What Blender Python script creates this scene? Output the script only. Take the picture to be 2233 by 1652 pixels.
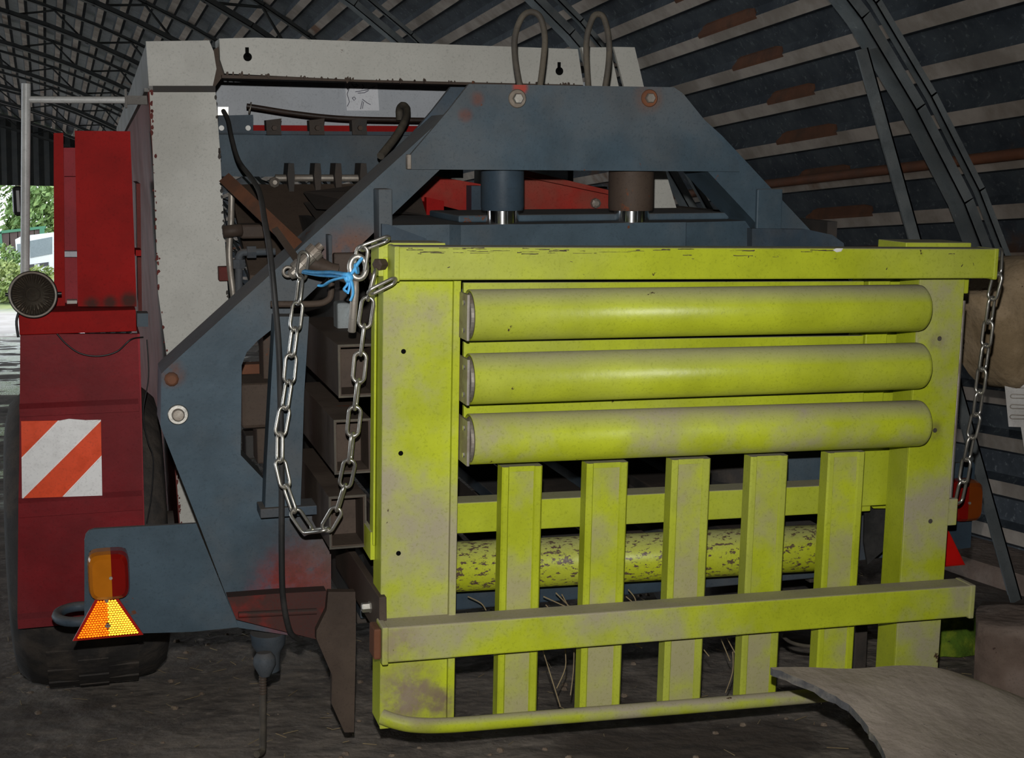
import bpy, bmesh, math, random
from mathutils import Vector, Matrix
random.seed(7)
R = math.radians
for o in list(bpy.data.objects): bpy.data.objects.remove(o)
scene = bpy.context.scene
COL = scene.collection

# ------------------------------------------------------------------ camera
W, H, F = 2233., 1652., 3145.
CAM = Vector((0, 0, 1.26))
cam_d = bpy.data.cameras.new('camera'); cam = bpy.data.objects.new('camera', cam_d); COL.objects.link(cam)
def nrm(v): return Vector(v).normalized()
def cdir(px, py): return Vector((px - W/2, -(py - H/2), F))          # right, up, forward of the lens
yw = nrm(cdir(100, 590)); zw = nrm((0, F, -(H/2 - 590))); xw = (Vector((1, 0, 0)) - yw*yw.x).normalized()
RW = Matrix((xw, yw, zw))                                            # lens frame -> world
mw = Matrix.Identity(4)
for i in range(3):
    mw[i][0] = RW[i][0]; mw[i][1] = RW[i][1]; mw[i][2] = -RW[i][2]; mw[i][3] = CAM[i]
cam.matrix_world = mw
cam_d.sensor_width = 36; cam_d.lens = 36*F/W; cam_d.clip_start = 0.05; cam_d.clip_end = 500
scene.camera = cam

# ------------------------------------------------------------------ sky, flash, exposure
world = bpy.data.worlds.new('overcast_sky'); scene.world = world; world.use_nodes = True
bg = world.node_tree.nodes['Background']; bg.inputs[0].default_value = (0.86, 0.93, 1.0, 1); bg.inputs[1].default_value = 3.8
fl = bpy.data.lights.new('camera_flash', 'SPOT'); fl.energy = 360; fl.spot_size = R(71); fl.spot_blend = 1.0
fl.shadow_soft_size = 0.012; fl.color = (1, 0.98, 0.95)
flo = bpy.data.objects.new('camera_flash', fl); COL.objects.link(flo)
flo.matrix_world = Matrix.Translation(zw*0 + RW @ Vector((-0.01, 0.13, 0.0))) @ mw
vs = scene.view_settings
vs.view_transform = 'Standard'; vs.look = 'None'; vs.gamma = 1; vs.exposure = 0.0; vs.use_curve_mapping = False

# ------------------------------------------------------------------ frames
class Frame:
    """an orthonormal frame with its origin at the lens height; local x right, y away, z up"""
    def __init__(s, ax, ay, az): s.m = Matrix((ax, ay, az)).transposed(); s.o = CAM.copy()
    def w(s, p): return s.o + s.m @ Vector(p)
    def at(s, px, py, d):                       # point of the local plane y = d seen at a pixel
        r = s.m.transposed() @ (RW @ cdir(px, py)); return r*(d/r.y)
WF = Frame((1, 0, 0), (0, 1, 0), (0, 0, 1))
m_y = nrm(RW @ cdir(180, 320)); t_ = RW @ cdir(11944, 350); m_x = (t_ - m_y*t_.dot(m_y)).normalized(); m_z = m_x.cross(m_y)
MF = Frame(m_x, m_y, m_z)                       # the baler stands nose-up by 4.6 degrees
a_ = MF.at(870, 614, 2.98); b_ = MF.at(2165, 604, 2.98); c_ = MF.at(835, 1442, 2.98); d_ = MF.at(2120, 1346, 2.98)
ga = 0.5*(math.atan2((b_-a_).z, (b_-a_).x) + math.atan2((d_-c_).z, (d_-c_).x))
g_x = m_x*math.cos(ga) + m_z*math.sin(ga); g_z = g_x.cross(m_y)
GF = Frame(g_x, m_y, g_z)                       # the chute hangs a little askew on it
def ground(px, py, z=0.0):
    r = RW @ cdir(px, py); t = (z - CAM.z)/r.z; return CAM + r*t

# ------------------------------------------------------------------ mesh builder
class MB:
    def __init__(s, f=WF): s.f = f; s.v = []; s.fa = []; s.mi = []; s.sm = []; s.cur = 0
    def add(s, vs_, fs, smooth=False):
        n = len(s.v); s.v += [s.f.w(p) if s.f is not WF else Vector(p) for p in vs_]
        for f in fs: s.fa.append([i + n for i in f]); s.mi.append(s.cur); s.sm.append(smooth)
        return s
    def box(s, x0, x1, y0, y1, z0, z1, ch=0.0):
        if ch > 0: return s.cbox(x0, x1, y0, y1, z0, z1, ch)
        v = [(x, y, z) for z in (z0, z1) for y in (y0, y1) for x in (x0, x1)]
        return s.add(v, [(0, 2, 3, 1), (4, 5, 7, 6), (0, 1, 5, 4), (1, 3, 7, 5), (3, 2, 6, 7), (2, 0, 4, 6)])
    def cbox(s, x0, x1, y0, y1, z0, z1, c):
        bm = bmesh.new(); bmesh.ops.create_cube(bm, size=1)
        for q in bm.verts: q.co = Vector(((x0+x1)/2 + q.co.x*(x1-x0), (y0+y1)/2 + q.co.y*(y1-y0), (z0+z1)/2 + q.co.z*(z1-z0)))
        bmesh.ops.bevel(bm, geom=list(bm.edges), offset=c, segments=2, affect='EDGES', profile=0.5)
        bm.verts.index_update(); vs_ = [q.co.copy() for q in bm.verts]; fs = [[q.index for q in f.verts] for f in bm.faces]; bm.free()
        return s.add(vs_, fs)
    def prism(s, poly, y0, y1, axis='y'):       # poly in the other two coordinates
        n = len(poly)
        area = sum(poly[i][0]*poly[(i+1) % n][1] - poly[(i+1) % n][0]*poly[i][1] for i in range(n))
        if area < 0: poly = poly[::-1]
        if axis == 'y': mk = lambda p, d: (p[0], d, p[1])
        elif axis == 'x': mk = lambda p, d: (d, p[0], p[1])
        else: mk = lambda p, d: (p[0], p[1], d)
        v = [mk(p, y0) for p in poly] + [mk(p, y1) for p in poly]
        fs = [list(range(n)), list(range(2*n-1, n-1, -1))] + [(i, i+n, (i+1) % n + n, (i+1) % n) for i in range(n)]
        if axis != 'y': fs = [f[::-1] for f in fs]
        if axis == 'x': fs = [f[::-1] for f in fs]
        return s.add(v, fs)
    def pxprism(s, pts, y0, y1):                # outline read on the plane y0 and given real depth
        return s.prism([(q.x, q.z) for q in (s.f.at(a, b, y0) for a, b in pts)], y0, y1)
    def loft(s, rings, cap=True, smooth=True, closed=True):
        n = len(rings[0]); v = [p for r in rings for p in r]; fs = []
        for k in range(len(rings)-1):
            for i in range(n if closed else n-1):
                j = (i+1) % n; fs.append((k*n+i, k*n+j, (k+1)*n+j, (k+1)*n+i))
        s.add(v, fs, smooth)
        if cap:
            s.add(rings[0], [list(range(n))[::-1]]); s.add(rings[-1], [list(range(n))])
        return s
    def tube(s, pts, r, n=10, cap=True, closed=False, flat=1.0):
        P = [Vector(p) for p in pts]; rings = []; m = len(P); u = None
        for i in range(m):
            if closed: t = (P[(i+1) % m] - P[i-1]).normalized()
            else: t = (P[min(i+1, m-1)] - P[max(i-1, 0)]).normalized()
            if u is None: u = t.cross(Vector((0, 0, 1)) if abs(t.z) < 0.9 else Vector((1, 0, 0))).normalized()
            u = (u - t*u.dot(t)).normalized(); w_ = t.cross(u); rr = r[i] if isinstance(r, (list, tuple)) else r
            rings.append([P[i] + u*math.cos(2*math.pi*k/n)*rr + w_*math.sin(2*math.pi*k/n)*rr*flat for k in range(n)])
        if closed: rings.append(rings[0]); cap = False
        return s.loft(rings, cap)
    def lathe(s, prof, c, ax, n=24, smooth=True):       # prof: (distance along axis, radius)
        c = Vector(c); ax = Vector(ax).normalized(); u = ax.cross(Vector((0, 0, 1)) if abs(ax.z) < 0.9 else Vector((1, 0, 0))).normalized(); w_ = ax.cross(u)
        rings = [[c + ax*t + (u*math.cos(2*math.pi*k/n) + w_*math.sin(2*math.pi*k/n))*max(r, 1e-4) for k in range(n)] for t, r in prof]
        return s.loft(rings, True, smooth)
    def build(s, name, mat, parent=None, origin=None, **tags):
        me = bpy.data.meshes.new(name)
        lo = Vector([min(q[i] for q in s.v) for i in range(3)]); hi = Vector([max(q[i] for q in s.v) for i in range(3)])
        c = Vector(((lo.x+hi.x)/2, (lo.y+hi.y)/2, lo.z)) if origin is None else Vector(origin)
        me.from_pydata([q - c for q in s.v], [], s.fa)
        for p, k, sm in zip(me.polygons, s.mi, s.sm): p.material_index = k; p.use_smooth = sm
        for q in (mat if isinstance(mat, (list, tuple)) else [mat]): me.materials.append(q)
        bm = bmesh.new(); bm.from_mesh(me)
        bmesh.ops.recalc_face_normals(bm, faces=bm.faces); bm.to_mesh(me); bm.free()
        me.update()
        if any(s.sm) and not all(s.sm):
            pass
        o = bpy.data.objects.new(name, me); COL.objects.link(o)
        if parent is not None: o.parent = parent; o.location = c - wloc(parent)
        else: o.location = c
        for k, v in tags.items(): o[k] = v
        return o
WL = {}
def wloc(o):
    p = o.location.copy(); q = o.parent
    while q is not None: p = p + q.location; q = q.parent
    return p
def thing(name, loc, label, cat, group=None):
    o = bpy.data.objects.new(name, None); COL.objects.link(o); o.location = loc; o.empty_display_size = 0.1
    o['label'] = label; o['category'] = cat
    if group: o['group'] = group
    return o
def copy_tree(o, delta, parent=None):
    c = o.copy(); COL.objects.link(c); c.parent = parent
    if parent is None: c.location = o.location + delta
    for ch in list(o.children): copy_tree(ch, delta, c)
    return c
def copy_part(o, parent, world_delta):
    c = o.copy(); COL.objects.link(c); c.parent = parent; c.location = o.location + world_delta
    for ch in list(o.children):
        d = ch.copy(); COL.objects.link(d); d.parent = c
    return c
def spline(pts, n=8):
    P = [Vector(p) for p in pts]; out = []
    for i in range(len(P)-1):
        p0 = P[max(i-1, 0)]; p1 = P[i]; p2 = P[i+1]; p3 = P[min(i+2, len(P)-1)]
        for k in range(n):
            t = k/n; out.append(0.5*((2*p1) + (p2-p0)*t + (2*p0-5*p1+4*p2-p3)*t*t + (3*p1-p0-3*p2+p3)*t**3))
    out.append(P[-1]); return out

# ------------------------------------------------------------------ materials
def nodes(name):
    m = bpy.data.materials.new(name); m.use_nodes = True; nt = m.node_tree; b = nt.nodes['Principled BSDF']
    return m, nt, b
def N(nt, t, **kw):
    n = nt.nodes.new(t)
    for k, v in kw.items(): setattr(n, k, v)
    return n
def noise(nt, vec, scale, detail=4, rough=0.6, lo=0.45, hi=0.6):
    n = N(nt, 'ShaderNodeTexNoise'); n.inputs['Scale'].default_value = scale; n.inputs['Detail'].default_value = detail; n.inputs['Roughness'].default_value = rough
    nt.links.new(vec, n.inputs['Vector'])
    r = N(nt, 'ShaderNodeMapRange', interpolation_type='SMOOTHSTEP'); r.inputs[1].default_value = lo; r.inputs[2].default_value = hi
    nt.links.new(n.outputs['Fac'], r.inputs[0]); return r.outputs[0]
def mixc(nt, fac, a, b):
    n = N(nt, 'ShaderNodeMix', data_type='RGBA')
    if isinstance(fac, float): n.inputs[0].default_value = fac
    else: nt.links.new(fac, n.inputs[0])
    for s, i in ((a, 6), (b, 7)):
        if isinstance(s, tuple): n.inputs[i].default_value = (*s, 1)
        else: nt.links.new(s, n.inputs[i])
    return n.outputs[2]
def mth(nt, op, a, b, clamp=False):
    n = N(nt, 'ShaderNodeMath', operation=op); n.use_clamp = clamp
    for s, i in ((a, 0), (b, 1)):
        if isinstance(s, (float, int)): n.inputs[i].default_value = s
        else: nt.links.new(s, n.inputs[i])
    return n.outputs[0]
def paint(name, base, dust=(0.36, 0.32, 0.26), amount=0.5, up=0.6, chip=(0.06, 0.03, 0.02), chips=0.0, chip_scale=18, rough=0.45, metal=0.0,
          spec=0.4, dscale=2.5, mottle=0.25, bump=0.1, spots=(), stretch=None, dlo=0.42, dhi=0.66):
    m, nt, b = nodes(name); g = N(nt, 'ShaderNodeNewGeometry'); pos = g.outputs['Position']
    tv = mixc(nt, noise(nt, pos, 6, 5, 0.6, 0.3, 0.7), tuple(c*(1-mottle) for c in base), tuple(min(c*(1+mottle*0.6), 1) for c in base))
    for (c, r, colr, amt) in spots:                                   # overspray, rust blooms: stains with a place of their own
        d = N(nt, 'ShaderNodeVectorMath', operation='DISTANCE'); nt.links.new(pos, d.inputs[0]); d.inputs[1].default_value = c
        k = N(nt, 'ShaderNodeMapRange', interpolation_type='SMOOTHSTEP'); nt.links.new(d.outputs['Value'], k.inputs[0])
        k.inputs[1].default_value = r; k.inputs[2].default_value = r*0.25
        nz = noise(nt, pos, 14, 5, 0.65, 0.3, 0.62)
        tv = mixc(nt, mth(nt, 'MULTIPLY', mth(nt, 'MULTIPLY', k.outputs[0], nz), amt), tv, colr)
    dn = noise(nt, pos, dscale, 6, 0.6, dlo, dhi)
    sx = N(nt, 'ShaderNodeSeparateXYZ'); nt.links.new(g.outputs['Normal'], sx.inputs[0])
    upn = N(nt, 'ShaderNodeMapRange'); upn.inputs[1].default_value = 0.25; upn.inputs[2].default_value = 0.9; nt.links.new(sx.outputs['Z'], upn.inputs[0])
    dm = mth(nt, 'ADD', mth(nt, 'MULTIPLY', dn, amount), mth(nt, 'MULTIPLY', upn.outputs[0], up), True)
    tv = mixc(nt, dm, tv, dust)
    if chips > 0:
        src = pos
        if stretch:
            mp_ = N(nt, 'ShaderNodeMapping'); mp_.inputs['Scale'].default_value = stretch; nt.links.new(pos, mp_.inputs[0]); src = mp_.outputs[0]
        ch = noise(nt, src, chip_scale, 8, 0.7, 0.72 - chips*0.22, 0.735 - chips*0.22)
        tv = mixc(nt, ch, tv, chip)
    tv = mixc(nt, mth(nt, 'MULTIPLY', noise(nt, pos, 160, 3, 0.7, 0.52, 0.70), 0.35), tv, tuple(c*0.45 for c in base))
    nt.links.new(tv, b.inputs['Base Color'])
    rg = N(nt, 'ShaderNodeMapRange'); rg.inputs[3].default_value = rough; rg.inputs[4].default_value = 0.9; nt.links.new(dm, rg.inputs[0]); nt.links.new(rg.outputs[0], b.inputs['Roughness'])
    b.inputs['Metallic'].default_value = metal; b.inputs['Specular IOR Level'].default_value = spec
    if bump:
        bp = N(nt, 'ShaderNodeBump'); bp.inputs['Strength'].default_value = bump; bp.inputs['Distance'].default_value = 0.01
        nz = N(nt, 'ShaderNodeTexNoise'); nz.inputs['Scale'].default_value = 30; nz.inputs['Detail'].default_value = 4; nt.links.new(pos, nz.inputs['Vector'])
        nt.links.new(nz.outputs['Fac'], bp.inputs['Height']); nt.links.new(bp.outputs[0], b.inputs['Normal'])
    return m
RUST = (0.13, 0.045, 0.02)
mo = lambda px, py, v: tuple(MF.w(MF.at(px, py, v)))
M = {}
M['yellow'] = paint('yellow_green_paint', (0.43, 0.49, 0.022), amount=0.18, up=0.75, chips=0.18, chip_scale=9, rough=0.4, mottle=0.14, dscale=1.6)
M['yellow_dusty'] = paint('dusty_yellow_green_paint', (0.43, 0.49, 0.022), amount=0.95, up=0.85, chips=0.18, chip_scale=9, rough=0.45, mottle=0.14, dscale=3.4, dust=(0.36, 0.32, 0.23), spec=0.25, spots=((mo(890, 1515, 3.05), 0.12, (0.24, 0.18, 0.125), 1.0), (mo(960, 1530, 3.05), 0.06, (0.2, 0.15, 0.1), 1.0), (mo(880, 1400, 2.98), 0.09, (0.27, 0.21, 0.14), 0.9), (mo(2045, 745, 3.05), 0.035, (0.2, 0.19, 0.05), 0.9), (mo(2040, 940, 3.05), 0.035, (0.2, 0.19, 0.05), 0.9)))
M['dusty_face'] = paint('dust_caked_yellow_paint', (0.43, 0.49, 0.022), amount=0.8, up=0.85, chips=0.12, chip_scale=9, rough=0.6, mottle=0.14, dscale=5, dust=(0.36, 0.315, 0.22), spec=0.15, dlo=0.32, dhi=0.60)
M['yellow_worn'] = paint('flaking_yellow_green_paint', (0.45, 0.50, 0.02), amount=0.1, up=0.5, chips=0.80, chip=(0.10, 0.06, 0.045), chip_scale=95, stretch=(0.5, 1.2, 1.0), rough=0.4, mottle=0.1)
M['blue'] = paint('blue_grey_paint', (0.055, 0.085, 0.110), amount=0.35, up=0.6, chips=0.24, chip_scale=7, chip=RUST, spec=0.2, rough=0.5, mottle=0.22, dust=(0.16, 0.14, 0.12), dscale=2.2,
    spots=((mo(660, 1290, 3.46), 0.16, (0.33, 0.012, 0.006), 1.2), (mo(690, 1230, 3.46), 0.2, (0.05, 0.03, 0.025), 0.8), (mo(770, 570, 3.46), 0.12, (0.16, 0.06, 0.03), 0.9),
           (mo(375, 815, 3.46), 0.045, RUST, 1.0), (mo(1015, 250, 3.45), 0.025, (0.12, 0.04, 0.03), 0.9), (mo(1040, 215, 3.45), 0.025, (0.12, 0.04, 0.03), 0.9), (mo(1135, 190, 3.45), 0.025, (0.4, 0.03, 0.015), 1.4), (mo(1415, 213, 3.45), 0.05, RUST, 1.0)))
M['blue_dark'] = paint('dark_blue_grey_paint', (0.04, 0.062, 0.085), amount=0.4, spec=0.2, up=0.5, chips=0.3, chip=RUST, chip_scale=9, rough=0.5, dust=(0.13, 0.11, 0.09))
M['white'] = paint('pale_grey_white_paint', (0.45, 0.445, 0.405), amount=0.35, up=0.3, chips=0.2, chip=(0.10, 0.04, 0.03), chip_scale=12, rough=0.5, mottle=0.06, dust=(0.36, 0.35, 0.315))
M['white_cool'] = paint('cool_grey_paint', (0.42, 0.45, 0.49), amount=0.2, up=0.3, chips=0.16, chip=(0.1, 0.06, 0.05), chip_scale=12, rough=0.5, mottle=0.06, dust=(0.4, 0.4, 0.38))
M['maroon'] = paint('dusty_maroon_paint', (0.13, 0.03, 0.026), spec=0.08, amount=0.3, up=0.5, chips=0.1, rough=0.6, dust=(0.10, 0.05, 0.042), dscale=5)
M['grey_side'] = paint('grey_side_paint', (0.17, 0.165, 0.155), amount=0.5, up=0.4, rough=0.6, dust=(0.13, 0.115, 0.1))
M['red'] = paint('red_paint', (0.29, 0.006, 0.005), amount=0.15, up=0.4, chips=0.15, chip=(0.07, 0.035, 0.03), chip_scale=7, rough=0.6, spec=0.1, mottle=0.2, dust=(0.17, 0.03, 0.028),
    spots=((mo(200, 664, 4.05), 0.032, (0.06, 0.02, 0.015), 1.3), (mo(240, 660, 4.05), 0.03, (0.06, 0.02, 0.015), 1.3), (mo(282, 655, 4.05), 0.035, (0.06, 0.02, 0.015), 1.3)))
M['red_guard'] = paint('dull_red_mudguard_paint', (0.195, 0.010, 0.014), amount=0.3, up=0.4, chips=0.16, chip=(0.06, 0.03, 0.028), chip_scale=7, rough=0.55, spec=0.18, mottle=0.22, dust=(0.16, 0.04, 0.045))
M['red_dull'] = paint('faded_red_paint', (0.30, 0.022, 0.03), spec=0.15, amount=0.3, up=0.4, chips=0.15, chip=(0.07, 0.035, 0.03), chip_scale=8, rough=0.55, mottle=0.15, dust=(0.2, 0.06, 0.07))
M['red_arm'] = paint('red_arm_paint', (0.34, 0.010, 0.007), spec=0.12, amount=0.55, up=0.75, chips=0.2, chip=(0.07, 0.04, 0.03), chip_scale=8, rough=0.5, dust=(0.17, 0.1, 0.07))
M['red_rust'] = paint('red_over_rust', (0.22, 0.012, 0.008), spec=0.2, amount=0.9, up=0.5, chips=0.3, chip=(0.05, 0.025, 0.02), chip_scale=8, rough=0.5, dust=(0.045, 0.03, 0.026), dscale=7, dlo=0.36, dhi=0.56)
M['rust'] = paint('brown_rusty_steel', (0.06, 0.042, 0.032), spec=0.25, amount=0.6, up=0.4, chips=0.35, chip=RUST, chip_scale=6, rough=0.6, dust=(0.095, 0.07, 0.052), dscale=4, metal=0.1)
M['rust_orange'] = paint('orange_rust', (0.17, 0.06, 0.025), amount=0.6, up=0.4, rough=0.75, dust=(0.11, 0.06, 0.04), dscale=8)
M['rust_scale'] = paint('roof_rust', (0.13, 0.05, 0.022), amount=0.8, up=0.0, rough=0.85, dust=(0.07, 0.035, 0.02), dscale=9)
M['steel'] = paint('bare_zinc_steel', (0.62, 0.60, 0.55), amount=0.3, up=0.0, rough=0.3, metal=0.9, dust=(0.3, 0.26, 0.2), dscale=14, mottle=0.2)
M['steel_dirty'] = paint('dirty_steel', (0.34, 0.31, 0.27), amount=0.6, up=0.3, rough=0.5, metal=0.6, dust=(0.2, 0.15, 0.11), dscale=14)
M['chrome'] = paint('chrome', (0.85, 0.85, 0.85), amount=0.0, up=0.0, rough=0.12, metal=1.0, mottle=0.0, bump=0)
M['galv'] = paint('galvanised_steel', (0.22, 0.25, 0.26), amount=0.4, up=0.2, rough=0.5, metal=0.3, dust=(0.15, 0.15, 0.14), dscale=12, mottle=0.4, chips=0.3, chip=(0.4, 0.42, 0.42), chip_scale=40)
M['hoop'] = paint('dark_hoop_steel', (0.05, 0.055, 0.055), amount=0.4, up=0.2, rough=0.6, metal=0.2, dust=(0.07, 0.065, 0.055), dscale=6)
M['rubber'] = paint('black_rubber', (0.018, 0.018, 0.018), amount=0.35, up=0.6, rough=0.55, dust=(0.06, 0.055, 0.05), dscale=9)
M['hose'] = paint('dusty_hose', (0.06, 0.052, 0.042), amount=0.7, up=0.5, rough=0.7, dust=(0.13, 0.11, 0.08), dscale=9)
M['brown_hose'] = paint('brown_hose', (0.03, 0.02, 0.016), amount=0.5, up=0.3, rough=0.4, dust=(0.06, 0.035, 0.025), dscale=9)
M['tyre'] = paint('dusty_tyre', (0.035, 0.032, 0.03), amount=1.0, up=0.4, rough=0.8, dust=(0.07, 0.058, 0.048), dscale=11, bump=0.4)
M['dark'] = paint('dark_dirty_steel', (0.03, 0.028, 0.026), amount=0.6, up=0.5, rough=0.7, dust=(0.075, 0.055, 0.042), dscale=5)
M['paper'] = paint('paper', (0.74, 0.76, 0.80), amount=0.05, up=0, rough=0.7, mottle=0.05, bump=0.2)
M['ink'] = paint('ink', (0.12, 0.12, 0.16), amount=0, up=0, rough=0.7, bump=0)
M['whitedot'] = paint('white_plastic', (0.8, 0.8, 0.76), amount=0.1, up=0, rough=0.4, bump=0)
M['pole'] = paint('pole_grey_paint', (0.5, 0.51, 0.5), amount=0.15, up=0.2, chips=0.3, chip=(0.05, 0.03, 0.02), chip_scale=16, rough=0.35)
M['twine'] = paint('blue_plastic_twine', (0.06, 0.36, 0.72), amount=0.1, up=0, rough=0.5, mottle=0.4, bump=0.4, dust=(0.3, 0.5, 0.6))
M['sheet'] = paint('dusty_rubber_sheet', (0.37, 0.31, 0.27), amount=0.8, up=0.2, spec=0.1, rough=0.95, dust=(0.47, 0.40, 0.35), dscale=5, chips=0.3, chip=(0.1, 0.095, 0.1), chip_scale=11, bump=0.35,
    spots=((tuple(ground(2040, 1500, 0.3)), 0.12, (0.26, 0.10, 0.05), 1.0),))
M['sheet_edge'] = paint('torn_rubber_edge', (0.075, 0.075, 0.08), amount=0.6, up=0.3, rough=0.9, dust=(0.2, 0.18, 0.14), dscale=25, bump=0.6)
M['concrete'] = paint('dirty_concrete', (0.19, 0.135, 0.105), amount=0.7, up=0.5, rough=0.95, dust=(0.30, 0.235, 0.195), dscale=5, bump=0.8, chips=0.25, chip=(0.06, 0.035, 0.028), chip_scale=8)
M['moss'] = paint('green_moss', (0.09, 0.17, 0.012), amount=0.8, up=0.0, rough=0.95, dust=(0.26, 0.33, 0.02), dscale=18, bump=1.0, mottle=0.5, chips=0.4, chip=(0.05, 0.06, 0.01), chip_scale=22)
M['sack'] = paint('stained_sackcloth', (0.30, 0.215, 0.12), amount=0.8, up=0.2, rough=0.95, dust=(0.40, 0.30, 0.19), dscale=6, bump=0.6, chips=0.4, chip=(0.12, 0.07, 0.035), chip_scale=6)
M['crate'] = paint('dirty_white_plastic', (0.58, 0.57, 0.55), amount=0.4, up=0.2, rough=0.5, dust=(0.4, 0.37, 0.33), dscale=9, chips=0.2, chip=(0.3, 0.18, 0.1), chip_scale=8)
M['straw'] = paint('dry_straw', (0.30, 0.235, 0.13), amount=0.4, up=0, rough=0.8, dust=(0.18, 0.12, 0.08), dscale=30, bump=0)
M['chaff'] = paint('packed_chaff', (0.17, 0.125, 0.09), amount=0.6, up=0.1, rough=0.95, dust=(0.26, 0.21, 0.16), dscale=40, bump=1.0)
def simple(name, col, rough=0.5, metal=0.0, trans=0.0, spec=0.5):
    m, nt, b = nodes(name); g = N(nt, 'ShaderNodeNewGeometry')
    c = mixc(nt, noise(nt, g.outputs['Position'], 25, 3, 0.5, 0.3, 0.7), tuple(x*0.88 for x in col), col)
    nt.links.new(c, b.inputs['Base Color']); b.inputs['Roughness'].default_value = rough; b.inputs['Metallic'].default_value = metal
    b.inputs['Transmission Weight'].default_value = trans; b.inputs['Specular IOR Level'].default_value = spec; return m
M['amber'] = simple('amber_lens', (0.48, 0.15, 0.008), 0.16); M['ruby'] = simple('ruby_lens', (0.20, 0.006, 0.004), 0.16)
M['amber_dark'] = simple('off_axis_amber_lens', (0.17, 0.035, 0.004), 0.3)  # right lens's off-axis dimness is put into this darker amber
M['black'] = simple('black_plastic', (0.012, 0.012, 0.013), 0.4)
M['void'] = simple('hole_shade', (0.006, 0.006, 0.006), 1.0, 0, 0, 0.0)  # flat black for holes; their inner shade is put into the colour
M['prism_red'] = simple('prismatic_red_mirror', (1.0, 0.44, 0.10), 0.28, 1.0); M['prism_bright'] = simple('prismatic_flash_bright_mirror', (1.0, 0.62, 0.20), 0.2, 1.0); M['ruby_bright'] = simple('red_reflector', (0.55, 0.008, 0.006), 0.25); M['prism_rim'] = simple('red_rim', (0.42, 0.01, 0.004), 0.3)  # the bright half carries its stronger flash return in the colour
M['ref_white'] = paint('reflective_white_film', (0.93, 0.93, 0.92), amount=0.3, up=0, rough=0.5, dust=(0.68, 0.67, 0.66), dscale=22, mottle=0.04, bump=0, chips=0.12, chip=(0.2, 0.2, 0.2), chip_scale=40)
M['ref_red'] = paint('reflective_red_film', (0.90, 0.075, 0.008), amount=0.35, up=0, rough=0.5, dust=(0.55, 0.05, 0.01), dscale=22, mottle=0.1, bump=0, chips=0.12, chip=(0.25, 0.03, 0.01), chip_scale=40)
M['lens'] = simple('lamp_glass', (0.16, 0.13, 0.10), 0.12, 0.75); M['lamp_in'] = simple('lamp_reflector', (0.42, 0.36, 0.28), 0.25, 1.0)

# ================================================================== THE SETTING
def structure(o, label=None):
    o['kind'] = 'structure'
    if label: o['label'] = label
    return o
# floor: trodden earth inside, wet patches to the left, going over into the yard outside
def floor_mat():
    m, nt, b = nodes('trodden_earth'); g = N(nt, 'ShaderNodeNewGeometry'); pos = g.outputs['Position']
    c = mixc(nt, noise(nt, pos, 3, 8, 0.65, 0.35, 0.65), (0.12, 0.10, 0.083), (0.24, 0.205, 0.17))
    c = mixc(nt, noise(nt, pos, 28, 6, 0.7, 0.5, 0.72), c, (0.30, 0.255, 0.21))
    c = mixc(nt, noise(nt, pos, 0.9, 5, 0.6, 0.52, 0.62), c, (0.085, 0.066, 0.052))
    sx = N(nt, 'ShaderNodeSeparateXYZ'); nt.links.new(pos, sx.inputs[0])
    out = N(nt, 'ShaderNodeMapRange'); out.inputs[1].default_value = 29.5; out.inputs[2].default_value = 31; nt.links.new(sx.outputs['Y'], out.inputs[0])
    c = mixc(nt, out.outputs[0], c, (0.20, 0.18, 0.165))
    nt.links.new(c, b.inputs['Base Color'])
    wet = noise(nt, pos, 1.3, 4, 0.6, 0.46, 0.54)
    fy = N(nt, 'ShaderNodeMapRange'); fy.inputs[1].default_value = 6; fy.inputs[2].default_value = 9; nt.links.new(sx.outputs['Y'], fy.inputs[0])
    w2 = mth(nt, 'MULTIPLY', wet, fy.outputs[0])
    rg = N(nt, 'ShaderNodeMapRange'); rg.inputs[3].default_value = 0.92; rg.inputs[4].default_value = 0.12; nt.links.new(w2, rg.inputs[0]); nt.links.new(rg.outputs[0], b.inputs['Roughness'])
    bp = N(nt, 'ShaderNodeBump'); bp.inputs['Strength'].default_value = 0.7; bp.inputs['Distance'].default_value = 0.03
    nz = N(nt, 'ShaderNodeTexNoise'); nz.inputs['Scale'].default_value = 12; nz.inputs['Detail'].default_value = 8; nt.links.new(pos, nz.inputs['Vector'])
    nt.links.new(nz.outputs['Fac'], bp.inputs['Height']); nt.links.new(bp.outputs[0], b.inputs['Normal']); return m
mb = MB(); nx, ny = 70, 80
xs = [-14 + 19*i/nx for i in range(nx+1)]; ys = [-5 + 36*(j/ny)**1.6 for j in range(ny+1)]
from mathutils import noise as mnoise
def gz(x, y): return 0.018*mnoise.noise(Vector((x*2.2, y*2.2, 0))) + 0.012*mnoise.noise(Vector((x*6, y*6, 3)))
mb.add([(x, y, gz(x, y) - 0.012) for y in ys for x in xs], [(j*(nx+1)+i, j*(nx+1)+i+1, (j+1)*(nx+1)+i+1, (j+1)*(nx+1)+i) for j in range(ny) for i in range(nx)], True)
structure(mb.build('floor', floor_mat()), 'dark trodden earth floor strewn with straw and grit')
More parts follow.
